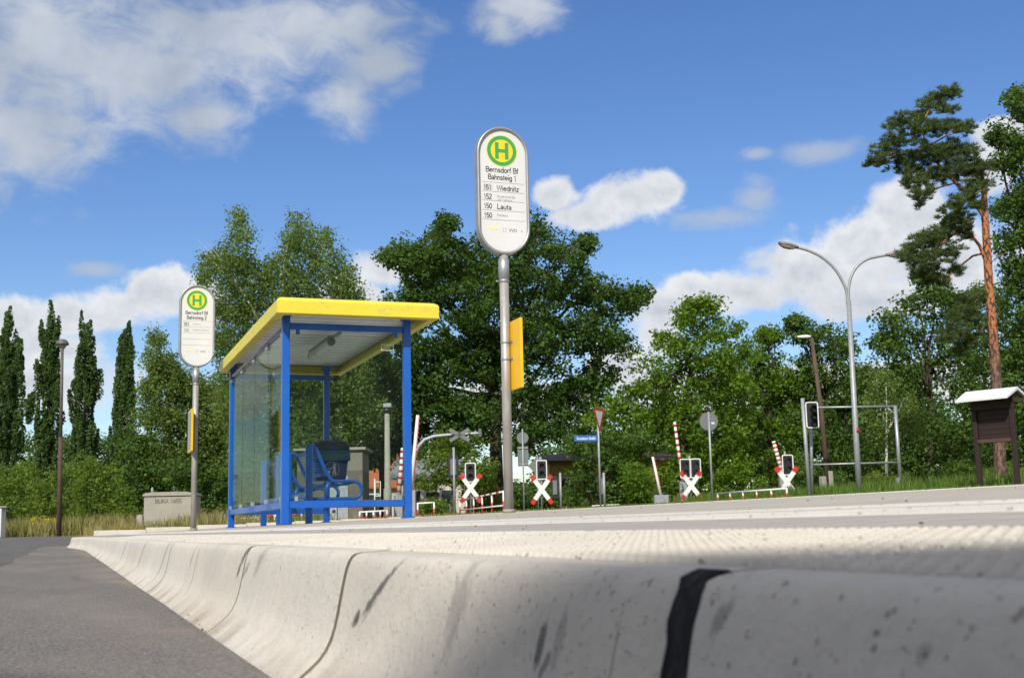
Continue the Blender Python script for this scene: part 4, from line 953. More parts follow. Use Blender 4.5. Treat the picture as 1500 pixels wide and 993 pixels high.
def board():
    Z=31; bL=gp(1436,711,Z); bR=gp(1491,708,Z-.75); d=bR-bL; S=empty('notice_board',bL,math.atan2(d.y,d.x),'dark brown wooden notice board with pale gabled roof standing on grass before the pine','notice board')
    w=d.xy.length; dz=d.z; k=Z/FPX
    H=atZ(1430,591,Z).z-bL.z
    z0=atZ(1445,645,Z).z-bL.z; z1=atZ(1445,590,Z).z-bL.z
    for x,z in ((0,0),(w,dz)):
        pst=MB().box((x,0,(z+H+dz)/2),(.115,.115,H+dz-z),bev=.01).build('post',M['wood'],S)
    sl_=dz/w*1.0
    for i in range(8):
        za=z0+(z1-z0)*i/8; MB
    m_=MB()
    for i in range(9):
        za=z0+(z1+.15-z0)*(i+.5)/9; m_.box((w/2,.03,za+dz/2),(w-.13,.04,(z1+.15-z0)/9-.006),bev=.003)
    m_.box((w/2,.055,(z0+z1+.15)/2+dz/2),(w-.13,.02,z1+.15-z0)); m_.build('plank_panel',M['wood'],S)
    MB().box((w/2,-.02,z0-.04+dz/2),(w-.12,.10,.09),bev=.008).build('ledge',mat('lighter_brown_wood',(.10,.05,.035),(.07,.035,.025),.7),S)
    MB().box((w/2,-.05,z1+.0+dz/2),(w+.12,.06,.42),bev=.008).build('header_board',M['wood'],S)
    e=.20; th=.05; zr=H+.24+dz/2; ze=H+.0+dz/2; hy=.55
    m_=MB()
    for s in (-1,1):
        pl=[(s*hy,ze),(0,zr),(0,zr+th*1.4),(s*hy,ze+th)]
        m_.prism(pl,-e,w+e,'x')
    m_.build('roof',M['roofwhite'],S)
    for x in (-.1,w+.1): 
        m_=MB().prism([(-.45,ze+.06),(.45,ze+.06),(0,zr-.04)],x-.02,x+.02,'x'); m_.build('gable',M['wood'],S)
board()

# cabinets, hut, houses --------------------------------------------------------
def cabinets():
    Z=35; b=gp(245,775,Z); S=empty('concrete_cabinet',b,-TH,'beige concrete cabinet lettered BUKA 1455 left of the far bus stop sign','cabinet'); k=Z/FPX
    h=atZ(245,726,Z).z-b.z; hw=35*k
    c=mat('beige_concrete',(.36,.33,.27),(.31,.285,.235),.85,scale=2,dirt=(.26,.24,.2),bump=.1)
    MB().box((0,.5,h/2),(2*hw,1.0,h),bev=.02).build('body',c,S)
    MB().prism([(-hw-.03,h+.003),(hw+.03,h+.003),(hw+.01,h+.07),(hw*.7,h+.11),(-hw*.7,h+.11),(-hw-.01,h+.07)],-.04,1.04).build('lid',c,S)
    write('lettering','BUKA 1455',.12,.02,h-.21,-.004,mat('grey_stencil',(.09,.09,.08),None,.8),S,'CENTER',1.25,.13)
    MB().tube([(-hw+.17,.3,h+.08),(-hw+.14,.3,h+.2),(-hw+.15,.3,h+.26)],[.05,.035,.02],8).build('vent_pipe',M['galv_light'],S)
    b=gp(205,776,34.5); S=empty('marker_post',b,-TH,'short square concrete post at the left side of the beige cabinet','post')
    MB().box((0,0,.24),(.16,.16,.48),bev=.01).build('shaft',M['concrete'],S); MB().prism([(-.08,.48),(.08,.48),(.05,.52),(-.05,.52)],-.08,.08).build('cap',M['concrete'],S)
    b=gp(-16,780,42); S=empty('utility_cabinet',b,-TH,'white utility cabinet cut off by the left edge of the photograph','cabinet')
    h=atZ(0,743,42).z-b.z
    MB().box((0,.2,h/2),(.78,.4,h),bev=.01).build('body',M['signwhite'],S); MB().box((0.05,.2,h+.02),(1.05,.5,.04)).build('lid',M['galv'],S)
    MB().box((-.0,-.003,h/2),(.03,.02,h*.9)).build('door_seam',M['greyink'],S)
    # small grey kiosk box under the shelter
    b=gp(489,768,40); S=empty('utility_cabinet',b,-TH,'small pale grey box with round dark vent beyond the shelter rear post','cabinet')
    MB().box((0,.12,.30),(.20,.22,.6),bev=.01).build('body',M['galv_light'],S); MB().prism([(a,.34+q) for a,q in circ(.055,20)],-.004,.01).build('vent',M['black'],S)
    # relay hut
    Z=54; b=gp(483,762,Z); S=empty('relay_hut',b,-TH,'brown grey rendered signal hut behind the shelter benches','hut'); k=Z/FPX
    h=atZ(483,660,Z).z-b.z; hm=atZ(483,690,Z).z-b.z; hw=48*k
    w=MB(); w.box((0,1.2,hm/2),(2*hw,2.4,hm),bev=.01); wo=w.build('lower_wall',M['render_'],S)
    MB().box((0,1.2,(hm+h)/2+.003),(2*hw-.02,2.38,h-hm),bev=.01).build('upper_wall',mat('lighter_wall_grey',(.22,.20,.17),(.19,.17,.145),.9),S)  # upper part of the hut, paler than the lower wall
    MB().box((0,1.2,h+.06),(2*hw+.3,2.7,.12),bev=.02).build('roof',M['concrete'],S)
    d=MB().box((.35,-.015,1.0),(.9,.03,2.0),bev=.006).build('door',M['galv'],S); MB().box((.05,-.045,1.0),(.12,.03,.03)).build('handle',M['black'],d)
cabinets()
def house(x,yb,Z,w,dep,eave,ridge,wallm,roofm,label,rz=0,wins=3,gable=False):
    b=gp(x,yb,Z); S=empty('house',b,-TH+rz,label,'house','houses beyond the trees')
    wl=MB(); wl.prism([(-w/2,-.5),(w/2,-.5),(w/2,eave),(-w/2,eave)],0,dep); wo=wl.build('wall',M[wallm],S)
    for x_ in (-w/2+.003,w/2-.003):
        m_=MB().prism([(.05,eave),(dep-.05,eave),(dep/2,ridge-.05)],x_-.1,x_+.1,'x'); m_.build('gable_wall',M[wallm],S)
    o_=.5; r=MB()
    sl_=(ridge-eave)/(dep/2)
    for s in (0,1):
        y0,y1=(-o_,dep/2) if s==0 else (dep+o_,dep/2)
        z0=eave-sl_*o_
        r.prism([(y0,z0),(y1,ridge),(y1,ridge+.15),(y0,z0+.15)],-w/2-o_,w/2+o_,'x')
    ro=r.build('roof',M[roofm],S)
    MB().box((w*.2,dep*.6,ridge+.3),(.6,.6,1.4)).build('chimney',mat('chimney_brick',(.3,.12,.08),None,.9),ro)
    for k in range(wins):
        wx=-w/2+w*(k+.5)/wins
        for wz in ([1.5] if eave<4 else [1.5,4.2]):
            f=MB().ring([(wx-.6,wz-.6),(wx+.6,wz-.6),(wx+.6,wz+.7),(wx-.6,wz+.7)],[(wx-.52,wz-.52),(wx+.52,wz-.52),(wx+.52,wz+.62),(wx-.52,wz+.62)],-.05,-.003).build('window',M['signwhite'],S)
            MB().box((wx,-.012,wz+.05),(1.04,.016,1.14)).build('pane',M['window'],f)
    MB().box((w*.02,-.03,.95),(1.0,.05,2.1),bev=.01).build('door',M['wood'],S)
    return S
house(545,768,105,9,8,2.9,5.0,'house_white','tile','low pale house with orange tiled roof behind the shelter',0,3)
house(905,760,88,9.5,8,3.3,3.9,'house_yellow','brown_tile','ochre yellow house mostly hidden behind the green trees right of the oak',0,4)
house(632,768,100,5.5,7,3.2,4.6,'house_white','galv','small pale building with grey roof left of the mast with the dark signal head',0,2)

# ------------------------------------------------------------------ vegetation
def leaf_mesh(name,C,N,U,size,asp,tone,mt,parent=None):
    """C centres, N normals, U directions (n,3); rhombic leaves"""
    n=len(C); U=U-(U*N).sum(1)[:,None]*N; U/=np.linalg.norm(U,axis=1)[:,None]+1e-9; W=np.cross(N,U)
    s=size[:,None]; a=asp
    P=np.stack([C-U*s*.5, C+W*s*a*.5-U*s*.05+N*s*.06, C+U*s*.5, C-W*s*a*.5-U*s*.05+N*s*.06],1).reshape(-1,3).astype(np.float32)
    me=bpy.data.meshes.new(name); me.vertices.add(4*n); me.vertices.foreach_set('co',P.ravel())
    me.loops.add(4*n); me.loops.foreach_set('vertex_index',np.arange(4*n,dtype=np.int32))
    me.polygons.add(n); me.polygons.foreach_set('loop_start',np.arange(0,4*n,4,dtype=np.int32)); me.polygons.foreach_set('loop_total',np.full(n,4,dtype=np.int32))
    at=me.attributes.new('tone','FLOAT','POINT'); at.data.foreach_set('value',np.repeat(tone,4).astype(np.float32))
    me.update(calc_edges=True); return link(name,me,mt,parent)
def unit(n):
    v=rng.normal(size=(n,3)); return v/(np.linalg.norm(v,axis=1)[:,None]+1e-9)
def puffs_to_leaves(P,R,per,size,droop=0,flat=.75,up=.6):
    """P puff centres (m,3), R radii (m,)"""
    m=len(P); k=per; n=m*k
    d=unit(n); rad=np.repeat(R,k)*(rng.random(n)**.45); off=d*rad[:,None]; off[:,2]*=flat
    C=np.repeat(P,k,0)+off
    if droop: C[:,2]-=rng.random(n)**1.3*np.repeat(R,k)*droop
    N=unit(n)*.8+d*.55; N[:,2]+=up; N/=np.linalg.norm(N,axis=1)[:,None]
    tone=np.clip(np.repeat(rng.random(m),k)*.5+rng.random(n)*.5,0,1)
    return C,N,unit(n),size*(.6+.8*rng.random(n)),tone
KDENS=1.0
def crown_points(lobes,Z,dens,pr,depth,base):
    """lobes: (px,py,rpx) -> puff centres and radii in local coords"""
    P=[];R=[]
    for (x,y,r) in lobes:
        rm=r*Z/FPX
        for copy,(dz,sc) in enumerate(((-depth*.55,1.0),(depth*.15,.95),(depth*.75,.85))):
            c=np.array(atZ(x+rng.normal()*r*.10,y+r*.12+rng.normal()*r*.08,Z+dz*(.6+.6*rng.random()))-base)
            rr=rm*sc; n=max(5,int(dens*(rr/pr)**2*2.6))
            d=unit(n); q=c+d*(rr*(.45+.62*rng.random(n)**.7))[:,None]*np.array([1,1,.85])
            P.append(q); R.append(pr*(.6+.8*rng.random(n)))
    return np.concatenate(P),np.concatenate(R)
def limbs(mb,base_r,start,lobes,Z,base,n,depth):
    idx=rng.permutation(len(lobes))[:n]
    for i in idx:
        x,y,r=lobes[i]; e=Vector(atZ(x,y,Z)-base)+HD*float(rng.normal()*depth*.3)
        t=random.uniform(.45,1); s=start*t; mid=s.lerp(e,.5)+Vector((0,0,(e-s).length*.10))+Vector(unit(1)[0])*(e-s).length*.06
        q1=s.lerp(mid,.5)+Vector(unit(1)[0])*(e-s).length*.03
        r0=base_r*.42*(1.2-.5*t); mb.tube([s,q1,mid,mid.lerp(e,.5)+Vector(unit(1)[0])*.15,e],[r0,r0*.75,r0*.5,r0*.3,r0*.08],7,cap=False)
        for _ in range(2):
            f=e+Vector(unit(1)[0])*r*Z/FPX*.9; mb.tube([mid,mid.lerp(f,.5)+Vector((0,0,.2)),f],[r0*.35,r0*.2,r0*.05],6,cap=False)
def tree(name,label,cat,bx,by,Z,lobes,leaf,size,trunk_r,trunk_top=None,dens=1.,pr=.6,per=60,bark='bark',depth=None,droop=0,group=None,nl=10,asp=.62,kids_ok=True,flat=.75):
    base=gp(bx,by,Z); S=empty(name,base,0,label,cat,group)
    xs_=[l[0] for l in lobes]; wid=(max(xs_)-min(xs_))*Z/FPX
    if depth is None: depth=max(1.2,wid*.45)
    P,R=crown_points(lobes,Z,dens,pr,depth,base)
    P=P[P[:,2]>.0] if len(P[P[:,2]>0])==len(P) else P
    keep=P[:,2]>.1; P=P[keep]; R=R[keep]
    C,N,U,s,t=puffs_to_leaves(P,R,per,size,droop,flat)
    keep=C[:,2]>0.02; C,N,U,s,t=C[keep],N[keep],U[keep],s[keep],t[keep]
    leaf_mesh('crown',C,N,U,s,asp,t,L[leaf],S)
    tt=Vector(trunk_top) if trunk_top else None
    if trunk_top: top=atZ(trunk_top[0],trunk_top[1],Z)-base
    else:
        cx=sum(xs_)/len(xs_); ty=min(l[1] for l in lobes)+.35*(by-min(l[1] for l in lobes)); top=atZ(cx,ty,Z)-base
    mb=MB(); tp=[Vector((0,0,-.1))]; rr=[trunk_r*1.35]
    for k in range(1,7):
        f=k/6; tp.append(top*f+Vector((random.uniform(-1,1),random.uniform(-1,1),0))*trunk_r*.4); rr.append(trunk_r*(1-.75*f)*(1.0))
    mb.tube(tp,rr,12,cap=False); limbs(mb,trunk_r,top,lobes,Z,base,nl,depth)
    mb.build('trunk',M[bark],S); return S

oakl=[(600,368,32),(645,345,26),(620,395,40),(665,385,42),(720,370,45),(790,345,34),(835,370,30),(700,430,55),(770,420,50),(845,420,38),(895,438,30),(928,440,20),(610,455,45),(590,510,42),(640,520,50),(710,510,60),(790,490,55),(860,490,42),(905,500,24),(590,575,38),(640,600,45),(700,600,50),(780,585,50),(845,570,40),(880,545,30),(575,375,14),(655,328,10),(860,352,10),(940,430,12),(560,545,25),(770,640,30),(660,640,32),(840,620,28)]
tree('oak_tree','broad dark green oak with thick trunk behind the tall bus stop sign','tree',731,750,76,oakl,'oak',.24,.52,(728,480),dens=1.5,pr=.75,per=66,nl=20,group=None)
birl=[(353,310,12),(355,335,18),(340,370,32),(308,375,16),(300,395,12),(375,395,36),(440,315,14),(438,345,30),(420,385,36),(480,340,14),(478,375,30),(505,400,26),(525,425,16),(335,430,34),(385,450,42),(440,430,42),(490,440,34),(530,450,14),(325,490,28),(365,510,45),(430,500,50),(490,500,45),(520,480,22),(350,570,45),(410,580,50),(480,570,50),(530,540,30),(540,600,35),(380,640,45),(460,640,50)]
tree('birch_tree','large airy grey green birch rising behind the bus shelter roof','tree',420,765,66,birl,'birch',.155,.28,(410,400),dens=2.1,pr=.55,per=46,bark='birchbark',droop=1.8,nl=9,flat=.6)
tree('broadleaf_tree','dark broadleaf tree filling the gap between birch and oak behind the shelter','tree',470,764,84,[(350,560,40),(395,540,45),(440,520,45),(490,500,42),(530,480,34),(350,620,44),(400,620,48),(450,590,48),(500,570,46),(545,540,36),(360,690,44),(420,690,46),(480,670,44),(535,620,40),(330,650,36),(560,600,26)],'dark',.24,.35,(450,560),dens=1.2,pr=.75,per=56,nl=10)
bir2=[(232,490,13),(228,520,20),(250,530,22),(240,560,30),(275,555,28),(225,600,26),(270,600,34),(305,570,24),(310,620,34),(250,645,34),(300,660,36),(215,560,12)]
tree('birch_tree','slender yellowish birch directly behind the far bus stop sign','tree',262,765,74,bir2,'birch',.17,.22,(240,530),dens=1.9,pr=.55,per=60,bark='birchbark',droop=1.4,nl=8)
def poplar(x,top,by,w,Z,label,lean=0,side=None):
    base=gp(x,by,Z); S=empty('poplar_tree',base,0,label,'tree','poplars in the row at the left')
    H=atZ(x,top,Z).z-base.z; W=1.18*w*Z/FPX; lx=lean*Z/FPX
    prof=[random.uniform(.72,1.22) for _ in range(12)]
    def width(f):   # f=0 top
        return W*(.10+.95*min(f/.42,1)**.75-.25*max(f-.6,0))*float(np.interp(f*11,range(12),prof))
    P=[];A=[];T=[];n=0; z=H
    stems=[(0,0,1.0)]+[(random.uniform(-.5,.5)*W,random.uniform(-.5,.5)*W,random.uniform(.72,.95)) for _ in range(3)]
    for sx_,sy_,hf in stems:
        k=int((60 if hf==1 else 26)*H/17)
        for _ in range(k):
            f=random.random()**.85*.93; zz=H*hf*(1-f); ww=width(1-zz/H)*(.85 if hf==1 else .5)
            a=random.uniform(0,2*PI); rr=ww*random.uniform(.15,1)**.6
            P.append((sx_+rr*math.cos(a)+lx*(1-f),sy_+rr*math.sin(a),zz)); A.append((random.uniform(.20,.36),random.uniform(.6,1.35),a)); T.append(random.random())
    for (qx,qy,qr) in (side or []):
        for _ in range(7):
            c=atZ(qx+random.uniform(-1,1)*qr*.6,qy+random.uniform(-1,1)*qr,Z)-base; P.append((c.x,c.y,c.z)); A.append((.32,.9,0)); T.append(random.random())
    P=np.array(P);A=np.array(A);T=np.array(T); per=210; n=len(P)*per
    h=rng.random(n)*2-.8; taper=np.clip(1.15-np.abs(h)*.75,.12,1); ang=rng.uniform(0,2*PI,n); rad=rng.random(n)**.5
    rx=np.repeat(A[:,0],per)*taper*rad; C=np.repeat(P,per,0); out=np.repeat(A[:,2],per)
    C[:,0]+=rx*np.cos(ang)+np.cos(out)*h*.12; C[:,1]+=rx*np.sin(ang)+np.sin(out)*h*.12; C[:,2]+=h*np.repeat(A[:,1],per)
    N=unit(n)*.8+np.stack([np.cos(ang),np.sin(ang),np.full(n,.5)],1)*.6; N/=np.linalg.norm(N,axis=1)[:,None]
    keep=C[:,2]>.3
    leaf_mesh('crown',C[keep],N[keep],unit(n)[keep],(.22*(.6+.8*rng.random(n)))[keep],.7,(np.repeat(T,per)*.55+rng.random(n)*.45)[keep],L['poplar'],S)
    mb=MB(); mb.tube([(0,0,-.1),(lx*.3,0,H*.4),(lx,0,H*.9)],[.28,.17,.03],8,cap=False)
    for sx_,sy_,hf in stems[1:]: mb.tube([(0,0,H*.12),(sx_,sy_,H*.3),(sx_+lx*.6,sy_,H*hf*.85)],[.12,.09,.02],6,cap=False)
    mb.build('trunk',M['bark'],S)
poplar(2,468,762,24,100,'leftmost poplar, cut by the photograph edge',0,[(25,520,9),(22,545,12),(25,580,12),(22,620,16)])
poplar(63,458,762,20,100,'poplar between the leftmost poplar and the dome topped lamp',4,[(80,545,7),(80,570,8),(45,600,9)])
poplar(119,460,762,22,100,'poplar just right of the dome topped lamp',0)
poplar(175,490,762,18,100,'smallest poplar at the right end of the row, beside the yellowish birch',2)
m1=[(1000,470,24),(1035,460,26),(1060,480,28),(1085,515,26),(975,500,24),(1015,510,40),(960,545,30),(1050,550,42),(990,570,42),(935,570,20),(955,620,38),(1010,630,42),(1065,610,38),(1080,560,26),(1040,680,34),(985,690,34),(930,660,26),(1075,660,28),(905,590,20),(925,612,24),(898,640,24),(880,612,16),(915,670,22),(1030,447,9),(1012,450,8)]
tree('maple_tree','bright green maple right of the give way sign','tree',1003,742,64,m1,'maple',.20,.24,(1010,520),dens=1.0,pr=.58,per=52,nl=12)
m2=[(1120,500,22),(1100,530,22),(1140,540,32),(1115,575,30),(1160,570,32),(1100,620,30),(1150,625,36),(1105,670,30),(1150,680,32),(1125,490,10)]
tree('maple_tree','bright green maple left of the wooden lamp pole','tree',1130,738,70,m2,'maple',.20,.2,(1125,540),dens=1.0,pr=.58,per=52,nl=10)
m3=[(1165,480,18),(1180,490,22),(1215,495,26),(1235,505,22),(1200,530,36),(1245,545,28),(1175,560,30),(1225,590,38),(1265,590,28),(1195,640,38),(1250,650,36),(1210,695,30),(1260,700,26),(1162,470,8)]
tree('broadleaf_tree','dark green broadleaf tree behind the wooden lamp pole','tree',1215,735,70,m3,'dark',.21,.24,(1205,540),dens=1.1,pr=.6,per=52,nl=12)
m4=[(1345,440,22),(1375,425,20),(1310,470,24),(1290,500,22),(1330,490,34),(1385,460,32),(1410,440,16),(1290,545,32),(1340,550,40),(1400,530,42),(1430,580,34),(1300,610,40),(1360,620,44),(1420,650,40),(1330,675,36),(1390,690,36),(1440,700,28),(1355,408,8)]
tree('broadleaf_tree','large dark green tree behind the frame and the leaning pine','tree',1365,725,62,m4,'dark',.20,.28,(1360,500),dens=1.1,pr=.6,per=52,nl=14)
m5=[(1490,140,14),(1497,165,18),(1458,195,14),(1480,205,20),(1505,215,26),(1470,240,18),(1495,270,30),(1470,300,18),(1505,330,34),(1475,350,24),(1500,400,36),(1485,455,34),(1510,500,40),(1480,540,30),(1500,600,40),(1470,640,32),(1510,670,36),(1530,300,50),(1540,400,60),(1540,200,36),(1540,560,60),(1485,690,26)]
tree('broadleaf_tree','tall green tree cut by the right edge of the photograph','tree',1515,712,50,m5,'maple' if 0 else 'dark',.17,.26,(1515,250),dens=1.1,pr=.5,per=52,nl=16)
tree('broadleaf_tree','dark background tree between the two bright green maples','tree',1085,742,92,[(1075,540,34),(1110,560,34),(1045,590,36),(1100,620,40),(1150,600,34),(1060,650,40),(1130,670,40),(1000,620,36),(1010,680,36)],'dark',.24,.3,(1085,600),dens=1.2,pr=.8,per=56,nl=8)
tree('broadleaf_tree','dark background tree behind the steel frame','tree',1275,735,92,[(1250,560,34),(1290,575,36),(1330,560,34),(1220,610,36),(1270,630,40),(1320,640,40),(1240,680,36),(1300,690,36),(1360,600,34),(1350,670,36)],'dark',.24,.3,(1280,600),dens=1.2,pr=.8,per=56,nl=8)
tree('broadleaf_tree','dark background tree right of the pine trunk','tree',1440,722,80,[(1420,520,34),(1450,480,30),(1470,530,36),(1430,580,38),(1480,600,38),(1410,640,36),(1460,660,38),(1500,690,34),(1440,430,20)],'dark',.22,.3,(1445,560),dens=1.2,pr=.75,per=56,nl=8)
yb=[(1285,545,14),(1300,560,18),(1280,580,14),(1310,600,18),(1290,620,16),(1330,585,16),(1340,610,14)]
tree('birch_tree','young yellow green birch with thin white trunk inside the steel frame','tree',1299,722,50,yb,'birch',.12,.07,(1298,560),dens=1.1,pr=.4,per=50,bark='birchbark',droop=2.2,nl=6)
m6=[(660,650,26),(690,660,24),(640,680,26),(700,700,26),(665,700,26),(625,700,18),(710,680,20)]
tree('small_tree','small light green tree behind the grey signal mast','tree',664,752,66,m6,'shrub',.16,.13,(665,670),dens=.8,pr=.45,per=45,nl=8)
m7=[(560,560,28),(585,600,28),(555,620,28),(530,600,30),(595,560,18),(600,640,22),(565,660,24),(500,650,34),(540,670,22)]
tree('broadleaf_tree','green tree seen through the glass behind the concrete mast','tree',560,762,80,m7,'dark',.21,.25,(560,600),dens=1.0,pr=.6,per=50,nl=8)

def pine():
    Z=38; base=gp(1466,711,Z); S=empty('pine_tree',base,0,'leaning pine with orange bare trunk behind the notice board','tree')
    W=lambda x,y,d=0: atZ(x,y,Z+d)-base
    mb=MB(); tr=[W(1467,716),W(1465,680),W(1463,620),W(1459,550),W(1454,480),W(1449,420),W(1446,370),W(1443,320),W(1441,275),W(1438,255)]
    mb.tube(tr,[.21,.185,.175,.16,.145,.135,.125,.11,.085,.055],14,cap=False)
    br=[([(1443,320),(1425,290),(1400,268),(1378,245),(1358,215),(1348,185)],.085,0),([(1447,390),(1435,360),(1415,335),(1395,345),(1370,365),(1345,375)],.06,-.6),
        ([(1358,215),(1340,222),(1315,225),(1290,236),(1272,238)],.035,-.3),([(1348,185),(1362,160),(1385,145),(1398,130)],.03,.2),([(1358,215),(1385,200),(1410,190),(1420,186)],.03,.5),
        ([(1400,268),(1375,275),(1355,285),(1338,270)],.03,-.5),([(1441,275),(1425,250),(1405,240)],.035,.5),([(1441,275),(1450,250),(1452,238)],.025,.2),([(1348,185),(1325,180),(1315,175)],.02,0),
        ([(1446,370),(1425,375),(1400,395),(1380,415),(1355,410)],.04,.6),([(1425,290),(1405,300),(1395,320)],.025,.3),([(1449,420),(1430,440),(1415,460),(1405,500)],.03,1.0),([(1447,390),(1462,375),(1475,370)],.02,0),
        ([(1454,470),(1440,480),(1425,500)],.02,.8)]
    for pts,r,d in br:
        P=[W(x,y,d*(i/len(pts))) for i,(x,y) in enumerate(pts)]; mb.tube(P,[r*(1-.75*i/(len(P)-1)) for i in range(len(P))],8,cap=False)
    mb.build('trunk',M['pinebark'],S)
    tufts=[(1395,133,12),(1380,142,14),(1362,155,15),(1385,160,12),(1345,168,14),(1325,180,15),(1308,187,10),(1340,195,18),(1365,190,18),(1390,185,14),(1410,190,12),(1420,188,8),(1310,210,16),(1290,220,12),(1295,236,13),(1275,238,9),(1320,235,16),(1345,225,18),(1370,225,20),(1395,220,18),(1420,225,14),(1340,250,16),(1335,270,14),(1350,285,14),(1330,260,10),(1365,260,18),(1390,250,18),(1415,250,20),(1435,250,16),(1440,270,14),(1350,300,8),(1420,280,16),(1405,300,16),(1425,300,12),
       (1400,320,18),(1390,340,18),(1375,350,16),(1355,350,16),(1340,365,16),(1328,375,11),(1350,385,16),(1370,375,16),(1365,400,14),(1345,400,12),(1395,370,14),(1415,345,12),(1400,395,12),(1380,412,12),(1360,415,10),(1410,325,14),
       (1420,440,18),(1410,465,20),(1400,490,18),(1420,500,16),(1405,515,12),(1430,470,12),(1385,500,10)]
    C=[];Dr=[];To=[]
    for x,y,r in tufts:
        rm=r*Z/FPX
        for dcopy in (-.5,.35,.0):
            c=np.array(W(x+rng.normal()*3,y+rng.normal()*3,float(rng.normal()*.6+dcopy)))
            n=max(5,int(13*(r/14)**2))
            d=unit(n); q=c+d*(rm*rng.random(n)**.6)[:,None]*np.array([1.5,1.5,.95]); 
            m=44
            C.append(np.repeat(q,m,0)); dd=unit(n*m); dd[:,2]=np.abs(dd[:,2])*.9+.1; Dr.append(dd); To.append(np.repeat(rng.random(n),m)*.6+rng.random(n*m)*.4)
    C=np.concatenate(C);D=np.concatenate(Dr);T=np.concatenate(To); n=len(C)
    D/=np.linalg.norm(D,axis=1)[:,None]; ln=.15*(.7+.6*rng.random(n)); C=C+D*(ln*.5)[:,None]+unit(n)*.03
    N=np.cross(D,unit(n)); N/=np.linalg.norm(N,axis=1)[:,None]+1e-9
    leaf_mesh('needles',C,N,D,ln,.11,T,L['pine'],S)
pine()

def shrub(label,bx,by,Z,lobes,leaf='shrub',size=.13,name='shrub',dens=1.,pr=.42,per=46,cat='shrub',group='shrubs and undergrowth',depth=1.6):
    return tree(name,label,cat,bx,by,Z,lobes,leaf,size,.06,(bx,by-25),dens=dens,pr=pr,per=per,depth=depth,group=group,nl=5)
shrub('bright green bushes at the left edge behind the dry grass',10,768,62,[(0,700,26),(30,690,20),(15,735,28),(45,725,24),(-10,745,22),(40,750,20)])
shrub('green bush behind the dome topped lamp post',88,768,60,[(70,700,22),(100,690,18),(80,735,26),(60,745,22),(110,730,22),(95,755,18)])
shrub('wide light green bush right of the rusty lamp post',140,768,58,[(125,680,20),(150,690,22),(165,720,24),(130,720,24),(120,750,22),(150,750,24),(180,745,22)])
shrub('dark green bush left of the beige cabinet',195,768,64,[(185,650,24),(200,690,28),(190,725,28),(215,650,20),(225,700,28),(205,750,22),(235,730,24)],'dark',.17)
shrub('dark green bush beside the far sign pole',295,768,62,[(265,690,28),(295,700,28),(320,700,26),(280,735,24),(310,740,24),(330,740,20)],'dark',.17)
shrub('dark tangle of leaves behind the shelter side glass',370,766,62,[(350,700,32),(390,700,32),(360,740,24),(400,740,26),(430,710,30),(440,745,20)],'dark',.17)
shrub('dark low trees behind the poplars',60,764,115,[(20,660,22),(50,650,20),(85,660,20),(110,650,24),(140,650,22),(165,655,26),(190,660,22),(150,690,22),(40,690,24),(0,650,20),(105,690,22)],'dark',.24,pr=.7,depth=4,name='thicket',cat='thicket')
shrub('low green bush under the shelter front beam',518,764,60,[(505,745,12),(520,742,14),(535,746,12)],'shrub',.12)
shrub('small bush at the foot of the white hoop railing',628,757,56,[(618,742,10),(632,740,12),(645,744,9)],'shrub',.12)
shrub('light green shrub behind the red and white railing',715,752,70,[(705,690,18),(712,715,20),(690,720,18),(722,740,14),(700,740,14)],'shrub',.15)
shrub('dark hedge between the crosses',770,750,66,[(750,715,18),(780,720,20),(810,715,18),(765,738,14),(800,738,14),(830,725,16)],'dark',.16)
shrub('dark ivy covered shrub behind the give way sign',865,748,60,[(850,650,22),(850,690,22),(870,670,24),(895,640,24),(905,680,26),(870,715,24),(900,720,22),(845,725,16),(925,715,22),(930,640,20)],'dark',.16)
shrub('green shrub between the short barrier arm and the ochre house',945,744,58,[(925,690,16),(945,700,16),(930,725,16),(950,730,12)],'maple',.15)
shrub('green shrub right of the round sign back',1075,738,62,[(1060,690,20),(1085,690,22),(1070,715,18),(1100,710,20),(1045,715,14),(1115,715,16)],'maple',.15)
shrub('shrub behind the steel frame left post',1175,730,61,[(1165,700,16),(1180,680,18),(1200,700,18),(1175,715,12),(1225,705,16)],'dark',.15)
shrub('light green bush at the foot of the young birch',1280,722,46,[(1270,705,10),(1285,700,12),(1300,705,12),(1315,708,9),(1330,705,10),(1262,712,7)],'shrub',.10,pr=.25)
shrub('pale green undergrowth behind the notice board legs',1440,714,46,[(1400,690,16),(1420,695,14),(1445,690,18),(1470,695,14),(1385,700,12),(1480,690,16),(1500,695,14)],'shrub',.11,pr=.3)
shrub('yellow flowering weeds in the dry grass at the left',58,778,47,[(45,766,9),(58,763,10),(70,766,9),(52,773,8),(66,774,8)],'yellowflower',.06,'flowering_weed',pr=.18,per=30,cat='flowers',group='flowering weeds',depth=.5)
# far woodland reading as one mass
P=[];Rr=[]
for i in range(2400):
    x=rng.uniform(-80,1600); yt=(672 if x<560 else 700 if 670<x<790 else 640 if x<950 else 600)+ (10*math.sin(x*.02)+8*math.sin(x*.05+1)); Z=rng.uniform(120,150); y=rng.uniform(yt,775)
    c=atZ(x,y,Z); P.append((c.x,c.y,c.z)); Rr.append(1.3*(.6+.8*rng.random()))
C,N,U,s,t=puffs_to_leaves(np.array(P),np.array(Rr),50,.5)
tag(leaf_mesh('far_woodland',C,N,U,s,.7,t,L['dark']),'far wood closing the view behind the crossing','woodland',kind='stuff')

